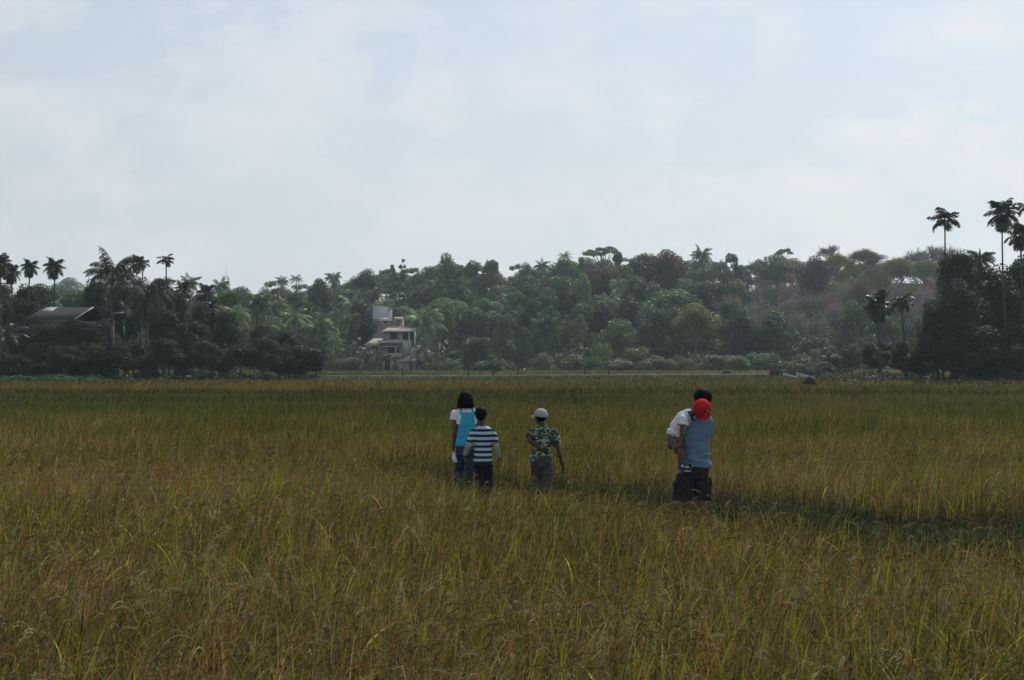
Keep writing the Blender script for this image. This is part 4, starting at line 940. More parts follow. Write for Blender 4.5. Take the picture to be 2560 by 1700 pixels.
# ------------------------------------------------------------------ road, culvert, walls, heap
M_conc = mat('concrete', (0.15, 0.15, 0.14), rough=0.9, noise_amt=0.3, noise_scale=0.6)
M_dark_conc = mat('mossy_concrete', (0.035, 0.037, 0.035), rough=0.95, noise_amt=0.4, noise_scale=1.5)
M_bank = mat('road_bank', (0.06, 0.07, 0.035), rough=0.95, noise_amt=0.4, noise_scale=0.7)
M_white = mat('whitewash', (0.19, 0.2, 0.19), rough=0.85, noise_amt=0.15, noise_scale=0.8)
def road():
    mb, kb, bb = MB(), MB(), MB(); xs = np.linspace(-90, 36, 34)
    def yc(x): return 120 + (x + 20) * (16 / 52.0) + 0.6 * math.sin(x * 0.1)
    V = []
    for x in xs:
        y = yc(x); V += [(x, y - 0.8, .0), (x, y, .46), (x, y + 3, .48), (x, y + 3.8, .0)]
    n = len(xs); Fb = []; Fr = []
    for i in range(n - 1):
        a = i * 4; Fb += [(a, a + 4, a + 5, a + 1), (a + 2, a + 6, a + 7, a + 3)]; Fr += [(a + 1, a + 5, a + 6, a + 2)]
    me = np_mesh('road', np.array(V), np.array(Fb + Fr), [M_bank, M_conc], midx=[0] * len(Fb) + [1] * len(Fr))
    o = link('road', me); o['kind'] = 'structure'
    # pale kerb along the near side
    for i in range(n - 1):
        x0, x1 = xs[i], xs[i + 1]; y0, y1 = yc(x0), yc(x1)
        kb.hexa([(x0, y0 - .12, .2), (x1, y1 - .12, .2), (x1, y1 + .05, .2), (x0, y0 + .05, .2), (x0, y0 - .12, .49), (x1, y1 - .12, .49), (x1, y1 + .05, .49), (x0, y0 + .05, .49)])
    o = kb.build('kerb', M_conc); o['kind'] = 'structure'
    rg = random.Random(5)
    pr = None
    for k, px in enumerate((1010, 1170, 1232, 1295, 1470, 1534)):
        x = (px - 1280) / F * 124; y = yc(x) + .45
        m = MB(); m.tube([(0, 0, 0), (0.02, 0, .35), (0, 0, .85 + .35 * (k == 2))], [.09, .08, .07], 6); m.tube([(0, 0, .8 + .35 * (k == 2)), (0, 0, .9 + .35 * (k == 2))], [.12, .1], 6)
        o = m.build('road_post', M_dark_conc); o.location = (x, y, .47)
        tag(o, ['leftmost dark post on the road edge in front of the house', 'dark post on the road edge right of the banana plants', 'tallest dark post on the road edge under the broad low bush', 'dark post on the road edge below the small rounded bright tree', 'dark post on the road edge below the silvery bushes', 'rightmost dark post on the road edge, below the sunny bushes'][k], 'post', 'dark posts along the road')
road()
def wing(pa, pb, label):
    m = MB(); a, b = Vector(pa), Vector(pb); d = (b - a).normalized(); s = Vector((-d.y, d.x, 0)).normalized() * .09
    n = 5
    for i in range(n):
        p, q = a.lerp(b, i / n), a.lerp(b, (i + 1) / n - 0.002)
        m.hexa([(p - s) * 1, (q - s) * 1, (q + s) * 1, (p + s) * 1, (p - s) + Vector((0, 0, .12)), (q - s) + Vector((0, 0, .12)), (q + s) + Vector((0, 0, .12)), (p + s) + Vector((0, 0, .12))])
        m.hexa([Vector((w.x, w.y, -.1)) for w in (p - s * .7, q - s * .7, q + s * .7, p + s * .7)] + [w - Vector((0, 0, .002)) for w in (p - s * .7, q - s * .7, q + s * .7, p + s * .7)])
    o = m.build('culvert_wall', M_white); tag(o, label, 'wall', 'pale sloping culvert walls')
wing((31.0, 130, .55), (29.9, 119, .2), 'left one of the two pale sloping culvert walls beside the road')
wing((32.5, 130, .6), (31.1, 117, .2), 'right one of the two pale sloping culvert walls, nearer the straw heap')
def low_wall(name, x0, y0, x1, y1, h, th, label, mt=M_dark_conc):
    m = MB(); n = 9; rg = random.Random(int(x0 * 7))
    for i in range(n):
        a, b = i / n, (i + 1) / n - .004; p = (x0 + (x1 - x0) * a, y0 + (y1 - y0) * a); q = (x0 + (x1 - x0) * b, y0 + (y1 - y0) * b); z = h * rg.uniform(.88, 1.05)
        m.hexa([(p[0], p[1], -.1), (q[0], q[1], -.1), (q[0], q[1] + th, -.1), (p[0], p[1] + th, -.1), (p[0], p[1], z), (q[0], q[1], z), (q[0], q[1] + th, z), (p[0], p[1] + th, z)])
    return tag(m.build(name, mt), label, 'wall')
low_wall('retaining_wall', 30.2, 133, 36.5, 134, 1.0, .5, 'long dark retaining wall at the end of the road behind the culvert')
low_wall('retaining_wall', 31.5, 89, 36.6, 89.5, .5, .4, 'short black drain wall in the field before the right-hand wood')
low_wall('retaining_wall', 37.0, 90, 43, 91, .42, .4, 'mossy drain wall continuing to the right edge')
def heap(x, y, w, h, label, c1, c2, seed):
    rg = np.random.default_rng(seed); V = []; nu, nv = 22, 12
    for j in range(nv + 1):
        t = j / nv
        for i in range(nu):
            a = 2 * math.pi * i / nu; r = w / 2 * (math.cos(t * math.pi / 2) ** 0.55 if t < 1 else 0) * (1 + .12 * noise.noise(Vector((math.cos(a) * 1.5, math.sin(a) * 1.5, t * 3 + seed))))
            V.append((x + math.cos(a) * r + .1 * t, y + math.sin(a) * r, h * t ** .8 - .05))
    Fc = [(j * nu + i, j * nu + (i + 1) % nu, (j + 1) * nu + (i + 1) % nu, (j + 1) * nu + i) for j in range(nv) for i in range(nu)]
    V = np.array(V); n = 1500; k = rg.integers(0, len(V), n); c = V[k] + rg.normal(0, .03, (n, 3)); c[:, 2] = np.maximum(c[:, 2], 0)
    Vq, Fq = leafquads(rg, c, .09, (c - np.array([x, y, 0])), elong=3.2, jit=.5)
    me = np_mesh('straw_heap', np.concatenate([V, Vq]), np.concatenate([np.array(Fc), Fq + len(V)]), mat('straw_%d' % seed, c1, rough=.95, col2=c2, noise_scale=2.5, noise_amt=.3))
    return tag(link('straw_heap', me), label, 'straw heap')
pz = P(2021, 972, 83); heap(pz.x, 83, .86, .84, 'rounded reddish-brown straw heap in the field at the right', (0.085, 0.05, 0.035), (0.03, 0.02, 0.015), 3)
pz = P(1815, 930, 150); heap(pz.x, 150, 1.1, .8, 'small brown straw heap in front of the pale hedge row', (0.12, 0.08, 0.06), (0.06, 0.04, 0.03), 4)

# ------------------------------------------------------------------ houses
M_render = mat('grey_render', (0.30, 0.29, 0.27), rough=0.95, noise_amt=0.25, noise_scale=0.9, bump=.1)
M_block = mat('bare_block', (0.22, 0.215, 0.20), rough=0.95, noise_amt=0.25, noise_scale=1.2, bump=.15)
M_lwall = mat('pale_wall', (0.42, 0.43, 0.42), rough=0.9, noise_amt=0.12, noise_scale=0.7)
M_pink = mat('pinkish_wall', (0.22, 0.17, 0.16), rough=0.9, noise_amt=0.25, noise_scale=0.7)
M_tile = mat('sheet_roof', (0.30, 0.28, 0.24), rough=0.8, noise_amt=0.3, noise_scale=1.5, stretch=(6, 1, 1))
M_tiled = mat('dark_sheet_roof', (0.045, 0.046, 0.052), rough=0.95, spec=.1, noise_amt=0.2, noise_scale=1.5, stretch=(6, 1, 1))
M_brown = mat('brown_tile', (0.075, 0.055, 0.045), rough=0.85, noise_amt=0.3, noise_scale=2)
M_dark = mat('dark_interior', (0.012, 0.013, 0.016), rough=0.6)  # near-black panels: shade of unlit rooms put into the colour; gazebo door too
M_shed = mat('dark_block', (0.07, 0.068, 0.062), rough=.95, noise_amt=.3, noise_scale=.8)  # shed wall, darker than the bare block and mottled all over
M_frame = mat('old_wood', (0.05, 0.04, 0.035), rough=0.8)
M_clear = mat('translucent_sheet', (0.3, 0.32, 0.32), rough=0.5, noise_amt=.1)
M_fascia = mat('fascia', (0.36, 0.36, 0.35), rough=0.8)

def ribbed(mb, a, b, c, d, th=.06, n=18, amp=.035):
    """corrugated sheet: a-b eave, d-c ridge"""
    a, b, c, d = map(Vector, (a, b, c, d))
    up = (b - a).cross(d - a).normalized(); up = up if up.z > 0 else -up
    V = []; m = n * 2
    for i in range(m + 1):
        t = i / m; o = up * (amp if i % 2 else -amp)
        V += [a.lerp(b, t) + o, d.lerp(c, t) + o]
    k = len(V); V += [v - up * th for v in V]
    Fc = []
    for i in range(m):
        q = i * 2; Fc += [(q, q + 2, q + 3, q + 1), (k + q + 1, k + q + 3, k + q + 2, k + q), (q, k + q, k + q + 2, q + 2), (q + 1, q + 3, k + q + 3, k + q + 1)]
    Fc += [(0, 1, k + 1, k), (2 * m, k + 2 * m, k + 2 * m + 1, 2 * m + 1)]
    mb.add([tuple(v) for v in V], Fc)
def part(name, mt, parent, fn, smooth=False):
    m = MB(); fn(m); o = m.build(name, mt, parent, smooth); o.location = -Vector(parent.location); return o
def wall_with_holes(m, x0, x1, z0, z1, y, th, holes):
    """a wall facing the camera from x0..x1, z0..z1 with rectangular openings"""
    xs = sorted({x0, x1, *[h[0] for h in holes], *[h[1] for h in holes]}); 
    for a, b in zip(xs[:-1], xs[1:]):
        cx = (a + b) / 2; cuts = sorted([(h[2], h[3]) for h in holes if h[0] < cx < h[1]]); z = z0
        for c0, c1 in cuts:
            if c0 > z: m.box(a, b, y, y + th, z, c0)
            z = c1
        if z1 > z: m.box(a, b, y, y + th, z, z1)
def main_house():
    Y = 212.0; X = lambda px: P(px, 900, Y).x; Z = lambda py: P(1280, py, Y).z
    b = empty('house', (X(985), Y, 0)); tag(b, 'unfinished three-storey grey house with stepped sheet roofs at the field edge', 'house')
    y0 = Y
    # ground floor
    part('wall', M_lwall, b, lambda m: (wall_with_holes(m, X(958), X(1036), 0, Z(895), y0, .2, [(X(962), X(975), 0, Z(899)), (X(985.5), X(990.5), Z(915), Z(900)), (X(1023.5), X(1034), 0, Z(903))]),
        m.box(X(1036) - .2, X(1036), y0 + .2, y0 + 6, 0, Z(895)), m.box(X(958), X(958) + .2, y0 + .2, y0 + 6, 0, Z(895))))
    part('doorway_shade', M_dark, b, lambda m: m.box(X(960), X(1036) - .25, y0 + 1.6, y0 + 1.7, 0, Z(896)))
    f = part('window', M_frame, b, lambda m: (m.box(X(985.5) + .01, X(990.5) - .01, y0 + .05, y0 + .12, Z(915) + .01, Z(900) - .01),))
    # first floor: right block, balcony and left wing
    part('balcony', M_render, b, lambda m: (m.box(X(966), X(1005), y0 - 1.15, y0 - 1.0, Z(895), Z(883)), m.box(X(966), X(1005), y0 - 1.0, y0 + .2, Z(895) , Z(893.6)),
        m.box(X(966), X(966) + .15, y0 - 1.0, y0, Z(893.6), Z(883)), m.box(X(1005) - .15, X(1005), y0 - 1.0, y0, Z(893.6), Z(883))))
    part('pillar', M_lwall, b, lambda m: m.box(X(988), X(991), y0 - 1.1, y0 - .9, Z(883), Z(866)))
    part('upper_wall', M_render, b, lambda m: (wall_with_holes(m, X(944), X(1024), Z(893.6), Z(851), y0 + .25, .2, [(X(969), X(989), Z(884), Z(867)), (X(993), X(997), Z(884), Z(868))]),
        m.box(X(1024), X(1024) + .2, y0 + .25, y0 + 7, Z(895), Z(850))))
    part('opening_shade', M_dark, b, lambda m: m.box(X(966), X(1000), y0 + 1.4, y0 + 1.5, Z(892), Z(858)))
    part('wing_wall', M_block, b, lambda m: (m.box(X(921), X(944), y0 + .5, y0 + .7, 0, Z(863)), m.box(X(944), X(958), y0 + .4, y0 + .6, 0, Z(864)), m.box(X(921), X(921) + .2, y0 + .7, y0 + 7, 0, Z(863))))
    part('roof', M_tiled, b, lambda m: ribbed(m, (X(942.5), y0 - 1.7, Z(866.5)), (X(998), y0 - 1.7, Z(866.5)), (X(1011), y0 + 1.4, Z(851.5)), (X(958), y0 + 1.4, Z(851.5)), n=22))
    part('fascia', M_fascia, b, lambda m: (m.box(X(942.5), X(998), y0 - 1.78, y0 - 1.72, Z(867.8), Z(866)), m.box(X(959), X(1010), y0 + 1.05, y0 + 1.38, Z(851.5), Z(849.5))))
    part('wing_roof', M_tile, b, lambda m: ribbed(m, (X(908), y0 - .6, Z(863)), (X(943), y0 - .6, Z(863)), (X(960), y0 + 3.2, Z(845)), (X(929), y0 + 3.2, Z(845)), n=16))
    # top floor with a loggia
    part('top_wall', M_render, b, lambda m: (wall_with_holes(m, X(959), X(1037), Z(851), Z(829), y0 + 1.4, .2, [(X(973), X(991), Z(848), Z(830)), (X(1005), X(1020), Z(850), Z(830)), (X(1023), X(1033), Z(849), Z(829.5))]),
        m.box(X(1037) - .2, X(1037), y0 + 1.6, y0 + 7, Z(851), Z(826)), m.box(X(959), X(959) + .2, y0 + 1.6, y0 + 7, Z(851), Z(828))))
    part('loggia_shade', M_dark, b, lambda m: m.box(X(960), X(1035), y0 + 3.0, y0 + 3.1, Z(851), Z(828)))
    for a, c in ((1019.6, 1022.6), (1033.6, 1037.6)):
        part('pillar', M_lwall, b, lambda m: m.box(X(a), X(c), y0 + 1.1, y0 + 1.36, Z(884) if a < 1030 else Z(900), Z(828)))
    part('top_roof', M_tile, b, lambda m: ribbed(m, (X(948), y0 + .3, Z(829)), (X(1026), y0 + .3, Z(829)), (X(1045), y0 + 4.3, Z(816.5)), (X(964), y0 + 4.3, Z(817)), n=30))
    part('side_wall', M_block, b, lambda m: m.hexa([(X(1037.6), y0 + 1.5, 0), (X(1060), y0 + 1.5, 0), (X(1060), y0 + 1.7, 0), (X(1037.6), y0 + 1.7, 0), (X(1037.6), y0 + 1.5, Z(846)), (X(1060), y0 + 1.5, Z(860)), (X(1060), y0 + 1.7, Z(860)), (X(1037.6), y0 + 1.7, Z(846))]))
    part('side_roof', M_brown, b, lambda m: m.slab([(X(1037.8), y0 + 1.0, Z(845)), (X(1063), y0 + 1.0, Z(861.5)), (X(1063), y0 + 6, Z(859)), (X(1037.8), y0 + 6, Z(842))], .08))
    part('stair_wall', M_render, b, lambda m: m.hexa([(X(1024), y0 - .3, Z(893)), (X(1034), y0 - .3, Z(893)), (X(1034), y0 - .1, Z(893)), (X(1024), y0 - .1, Z(893)), (X(1024), y0 - .3, Z(876)), (X(1034), y0 - .3, Z(868)), (X(1034), y0 - .1, Z(868)), (X(1024), y0 - .1, Z(876))]))
    part('canopy', M_fascia, b, lambda m: ribbed(m, (X(992), y0 - 1.6, Z(903)), (X(1036), y0 - 2.0, Z(902.5)), (X(1044), y0 - .05, Z(895.5)), (X(1003), y0 - .05, Z(895.5)), n=14))
main_house()
def gazebo_house():
    Y = 238.0; X = lambda px: P(px, 900, Y).x; Z = lambda py: P(1280, py, Y).z; gz = float(terrain(X(955), Y))
    b = empty('house', (X(960), Y, gz)); tag(b, 'pinkish house with a flat roof terrace just above the three-storey house', 'house')
    part('wall', M_pink, b, lambda m: (m.box(X(930), X(997), Y, Y + .2, gz - 1, Z(811)), m.box(X(930), X(930) + .2, Y + .2, Y + 6, gz - 1, Z(811)), m.box(X(997) - .2, X(997), Y + .2, Y + 6, gz - 1, Z(811))))
    part('terrace_slab', M_render, b, lambda m: m.box(X(928), X(998), Y - .3, Y + 6.2, Z(811) + .003, Z(809.2)))
    part('side_roof', M_tile, b, lambda m: ribbed(m, (X(964), Y - 1.2, Z(818)), (X(996), Y - 1.2, Z(818)), (X(990), Y + 1, Z(811.6)), (X(966), Y + 1, Z(811.6)), n=12))
    g = empty('gazebo', (X(960), Y + 2, Z(809.2))); tag(g, 'small rooftop shelter with a pale four-sided pointed roof on posts', 'gazebo')
    y1, y2 = Y + .3, Y + 4.0
    for px in (944, 972.5):
        for yy in (y1, y2): part('post', M_frame, g, lambda m: m.box(X(px) - .09, X(px) + .09, yy, yy + .18, Z(809.2) + .003, Z(800)))
    part('door', M_dark, g, lambda m: m.box(X(953.5), X(962.5), y2 - .3, y2 - .2, Z(809.2) + .003, Z(801)))
    part('railing', M_frame, g, lambda m: (m.box(X(944) + .1, X(972.5) - .1, y1 + .05, y1 + .1, Z(806), Z(805.4)),))
    def rf(m):
        a, b_, c, d = (X(935), y1 - .8, Z(801.5)), (X(985), y1 - .8, Z(801.5)), (X(985), y2 + .8, Z(801.5)), (X(935), y2 + .8, Z(801.5)); t = (X(960), (y1 + y2) / 2, Z(793))
        lo = [(p[0], p[1], p[2] - .12) for p in (a, b_, c, d)]
        q_ = .05; tp = [(t[0] - q_, t[1] - q_, t[2]), (t[0] + q_, t[1] - q_, t[2]), (t[0] + q_, t[1] + q_, t[2]), (t[0] - q_, t[1] + q_, t[2])]
        m.hexa(lo + [a, b_, c, d]); m.hexa([(v[0], v[1], v[2] + .003) for v in (a, b_, c, d)] + tp)
    part('roof', mat('pale_tile', (0.42, 0.38, 0.35), rough=.8, noise_amt=.2, noise_scale=2), g, rf)
gazebo_house()
def gable_house():
    Y = 252.0; X = lambda px: P(px, 900, Y).x; Z = lambda py: P(1280, py, Y).z; gz = float(terrain(X(960), Y))
    b = empty('house', (X(960), Y, gz)); tag(b, 'tall windowless light grey wall of a house with a one-way sloping roof', 'house')
    z0 = gz - 1
    part('wall', mat('light_grey_wall', (0.40, 0.42, 0.43), rough=.9, noise_amt=.06, noise_scale=.4), b, lambda m: m.hexa([(X(932), Y, z0), (X(980.5), Y, z0), (X(980.5) - 1.3, Y + 8, z0), (X(932), Y + 8, z0), (X(932), Y, Z(759.5)), (X(980.5), Y, Z(768)), (X(980.5) - 1.3, Y + 8, Z(768)), (X(932), Y + 8, Z(759.5))]))
    part('roof', M_brown, b, lambda m: m.slab([(X(930), Y - .4, Z(758.5)), (X(982.5), Y - .4, Z(767.6)), (X(982.5) - 1.2, Y + 8.4, Z(767.6)), (X(930), Y + 8.4, Z(758.5))], .12))
    part('annexe', M_pink, b, lambda m: m.box(X(980.6), X(1003), Y + .5, Y + 7, z0, Z(795)))
    part('annexe_roof', M_tile, b, lambda m: m.slab([(X(979.8), Y - .3, Z(798)), (X(1006), Y - .3, Z(798)), (X(1003), Y + 5, Z(790)), (X(982), Y + 5, Z(790))], .1))
gable_house()
def cottage(px0, px1, eave, ridge, Y, mw, mr, label, hole=True, z_base=None, skew=6):
    X = lambda px: P(px, 900, Y).x; Z = lambda py: P(1280, py, Y).z; gz = float(terrain(X(px0), Y)) if z_base is None else z_base
    b = empty('cottage', (X((px0 + px1) / 2), Y, gz)); tag(b, label, 'house')
    w = X(px1) - X(px0)
    holes = [(X(px0) + w * .25, X(px0) + w * .38, gz + 1.0, gz + 2.0), (X(px0) + w * .55, X(px0) + w * .7, gz, gz + 2.0)] if hole and Z(eave) > gz + 2.3 else []
    part('wall', mw, b, lambda m: (wall_with_holes(m, X(px0), X(px1), gz - 1 if not holes else gz - .2, Z(eave), Y, .2, holes), m.box(X(px0), X(px0) + .2, Y + .2, Y + 6, gz - 1, Z(eave)), m.box(X(px1) - .2, X(px1), Y + .2, Y + 6, gz - 1, Z(eave))))
    if holes: part('doorway_shade', M_dark, b, lambda m: m.box(X(px0) + .3, X(px1) - .3, Y + 1.2, Y + 1.3, gz, Z(eave) - .1))
    part('roof', mr, b, lambda m: (ribbed(m, (X(px0) - .5, Y - .8, Z(eave) - .05), (X(px1) + .5, Y - .8, Z(eave) - .05), (X(px1 + skew) + .5, Y + 3.2, Z(ridge)), (X(px0 + skew) - .5, Y + 3.2, Z(ridge)), n=20),
        ribbed(m, (X(px1 + skew) + .5, Y + 3.25, Z(ridge) - .01), (X(px0 + skew) - .5, Y + 3.25, Z(ridge) - .01), (X(px0 + skew) - .5, Y + 7.2, Z(eave)), (X(px1 + skew) + .5, Y + 7.2, Z(eave)), n=20)))
cottage(1168, 1212, 861, 845, 216, M_pink, M_brown, 'small reddish house with a brown tiled roof among shady trees')
cottage(1063, 1096, 821, 809, 236, M_block, M_tile, 'grey-roofed house half hidden behind the shining coconut palm', hole=False)
cottage(1134, 1158, 800, 785, 250, M_block, M_tile, 'little house roof peeping out left of the yellow-green tree', hole=False)

def left_house():
    Y = 121.0; X = lambda px, y=Y: P(px, 900, y).x; Z = lambda py, y=Y: P(1280, py, y).z
    b = empty('shed', (X(130), Y, 0)); tag(b, 'long low building under a dark grey sheet roof with one pale panel', 'shed')
    R_ = Y + 5
    part('wall', M_shed, b, lambda m: (m.box(X(66), X(180), Y + .8, Y + 1.0, 0, Z(801)), m.box(X(66), X(66) + .2, Y + 1.0, Y + 8, 0, Z(801)), m.hexa([(X(180) - .2, Y + 1, 0), (X(180), Y + 1, 0), (X(180) + .9, Y + 8, 0), (X(180) + .7, Y + 8, 0), (X(180) - .2, Y + 1, Z(801)), (X(180), Y + 1, Z(801)), (X(180) + .9, Y + 8, Z(801)), (X(180) + .7, Y + 8, Z(801))])))
    E0, E1, T1, T0 = Vector((X(58), Y, Z(799.5))), Vector((X(185), Y, Z(798))), Vector((X(231, R_), R_, Z(768, R_))), Vector((X(108, R_), R_, Z(768.5, R_)))
    part('roof', M_tiled, b, lambda m: ribbed(m, E0, E1, T1, T0, n=40, amp=.03))
    back = Vector((.9, 5, -1.2)); part('back_roof', M_tiled, b, lambda m: ribbed(m, T1 + Vector((0, .06, -.02)), T0 + Vector((0, .06, -.02)), T0 + back, T1 + back, n=40, amp=.03))
    up = Vector((0, -.01, .05))
    q = lambda u, v: (E0.lerp(E1, u)).lerp(T0.lerp(T1, u), v) + up
    part('skylight', M_clear, b, lambda m: m.slab([q(.09, .64), q(.31, .64), q(.30, .985), q(.085, .985)], .03))
    part('fascia', M_fascia, b, lambda m: m.tube([E1 + Vector((.05, 0, 0)), T1 + Vector((.05, 0, 0))], [.09, .09], 4))
    g = empty('lean_to', (X(235), Y + 2, 0)); tag(g, 'lean-to shed of sloping grey sheets right of the long low building', 'shed')
    Yl = Y + 1.5
    part('roof', M_tiled, g, lambda m: ribbed(m, (X(200), Yl - .5, Z(832)), (X(226), Yl - .5, Z(822)), (X(256), Yl + 4, Z(776)), (X(222), Yl + 4, Z(778)), n=14, amp=.03))
    part('ridge_sheet', M_clear, g, lambda m: (m.slab([(X(236), Yl + 3.2, Z(778.5)), (X(266), Yl + 3.2, Z(778)), (X(280), Yl + 5, Z(769)), (X(262), Yl + 5, Z(771))], .05),))
    part('wall', M_shed, g, lambda m: (m.box(X(226), X(262), Yl + 1.2, Yl + 1.4, 0, Z(800)), m.box(X(244), X(262), Yl + 1.0, Yl + 1.19, 0, Z(812))))
    part('doorway_shade', M_dark, g, lambda m: m.box(X(244) + .2, X(258), Yl + .9, Yl + .96, 0, Z(815)))
left_house()
def strip():
    Y = 115.5; X = lambda px: P(px, 900, Y).x; Z = lambda py: P(1280, py, Y).z
    b = empty('cloth_strip', (X(309), Y, Z(840))); tag(b, 'narrow white cloth strip hanging under a small dark cap among the left bushes', 'cloth strip')
    part('cloth', M_white, b, lambda m: m.hexa([(X(310.3), Y, Z(840)), (X(311.8), Y, Z(840)), (X(311.8), Y + .05, Z(840)), (X(310.3), Y + .05, Z(840)), (X(306.5), Y, Z(814)), (X(312), Y, Z(814)), (X(312), Y + .05, Z(814)), (X(306.5), Y + .05, Z(814))]))
    part('cap', M_frame, b, lambda m: m.box(X(304.5), X(313), Y - .1, Y + .2, Z(814) + .003, Z(801)))
    part('pole', M_frame, b, lambda m: m.tube([(X(309), Y + .3, 0), (X(309), Y + .3, Z(800))], [.05, .04], 6))
strip()
def mast():
    Y = 420.0; m = MB(); z1 = P(566, 678, Y).z; gx = P(565, 700, Y).x; gz = float(terrain(gx, Y)) - .5; zt = P(566, 692, Y).z
    b = empty('radio_mast', (gx, Y, gz)); tag(b, 'thin lattice radio mast on the skyline at the left', 'mast')
    w0, w1 = 2.2, .75
    L_ = lambda sx, sy, t: Vector((gx + sx * (w0 + (w1 - w0) * t) / 1, Y + sy * (w0 + (w1 - w0) * t), gz + (zt - gz) * t))
    cs = [(-1, -1), (1, -1), (1, 1), (-1, 1)]
    for sx, sy in cs: m.tube([L_(sx, sy, 0), L_(sx, sy, 1)], [.11, .09], 4)
    for i in range(12):
        for (a, c) in zip(cs, cs[1:] + cs[:1]):
            m.tube([L_(*a, i / 12), L_(*c, (i + 1) / 12)], [.05, .05], 3); m.tube([L_(*a, i / 12), L_(*c, i / 12)], [.045, .045], 3)
    m.tube([(gx, Y, zt), (gx, Y, z1 + 2)], [.09, .05], 4)
    o = m.build('lattice', mat('galvanised_steel', (0.22, 0.2, 0.2), rough=.5, metal=.3), b); o.location = -Vector(b.location)
    for k, (dx, dz) in enumerate(((-.9, -.6), (.9, -.4), (-.9, -3.4))):
        part('antenna', M_fascia, b, lambda q: (q.tube([(gx + dx, Y - .9, zt + dz - .9), (gx + dx, Y - .9, zt + dz + .9)], [.16, .16], 6),))
mast()

# ------------------------------------------------------------------ people
def cloth_mat(name, color, **k):
    k.setdefault('rough', .9); k.setdefault('spec', .15); k.setdefault('noise_amt', .08); k.setdefault('noise_scale', 30)
    return mat(name, color, **k)
M_skin = mat('brown_skin', (0.085, 0.042, 0.026), rough=.55, spec=.35, noise_amt=.08, noise_scale=20)
M_skin2 = mat('dark_brown_skin', (0.06, 0.03, 0.02), rough=.55, spec=.35, noise_amt=.08, noise_scale=20)
M_hair = mat('black_hair', (0.004, 0.004, 0.004), rough=.7, spec=.08, noise_amt=.4, noise_scale=60, bump=.5)
def stripe_mat():
    m = cloth_mat('striped_jersey', (0.5, 0.5, 0.5)); t = m.node_tree; L = t.links.new
    bs = [n for n in t.nodes if n.type == 'BSDF_PRINCIPLED'][0]
    tc = N('ShaderNodeTexCoord', t); sp = N('ShaderNodeSeparateXYZ', t); L(tc.outputs['Object'], sp.inputs[0])
    nz = N('ShaderNodeTexNoise', t); nz.inputs['Scale'].default_value = 5; L(tc.outputs['Object'], nz.inputs[0])
    mu = N('ShaderNodeMath', t, operation='MULTIPLY_ADD', i_1=.012); L(nz.outputs['Fac'], mu.inputs[0]); L(sp.outputs['Z'], mu.inputs[2])
    dv = N('ShaderNodeMath', t, operation='DIVIDE', i_1=0.0735); L(mu.outputs[0], dv.inputs[0])
    fr = N('ShaderNodeMath', t, operation='FRACT'); L(dv.outputs[0], fr.inputs[0])
    rp = ramp(t, [(0.0, (0.36, 0.47, 0.55)), (0.5, (0.012, 0.022, 0.05)), (0.97, (0.012, 0.022, 0.05))], 'CONSTANT'); L(fr.outputs[0], rp.inputs[0])
    L(rp.outputs[0], bs.inputs['Base Color']); return m
def camo_mat():
    m = cloth_mat('patterned_shirt', (0.5, 0.5, 0.5)); t = m.node_tree; L = t.links.new
    bs = [n for n in t.nodes if n.type == 'BSDF_PRINCIPLED'][0]
    tc = N('ShaderNodeTexCoord', t); mp = N('ShaderNodeMapping', t); mp.inputs['Scale'].default_value = (1, 1, 1.9); L(tc.outputs['Object'], mp.inputs[0])
    nz = N('ShaderNodeTexNoise', t); nz.inputs['Scale'].default_value = 15; nz.inputs['Detail'].default_value = 2.5; nz.inputs['Distortion'].default_value = 1.2; L(mp.outputs[0], nz.inputs[0])
    rp = ramp(t, [(0.0, (0.015, 0.028, 0.02)), (0.47, (0.022, 0.042, 0.028)), (0.535, (0.15, 0.18, 0.13)), (0.6, (0.33, 0.35, 0.27)), (0.72, (0.4, 0.4, 0.33))]); L(nz.outputs['Fac'], rp.inputs[0])
    L(rp.outputs[0], bs.inputs['Base Color']); return m
M_stripe, M_camo = stripe_mat(), camo_mat()

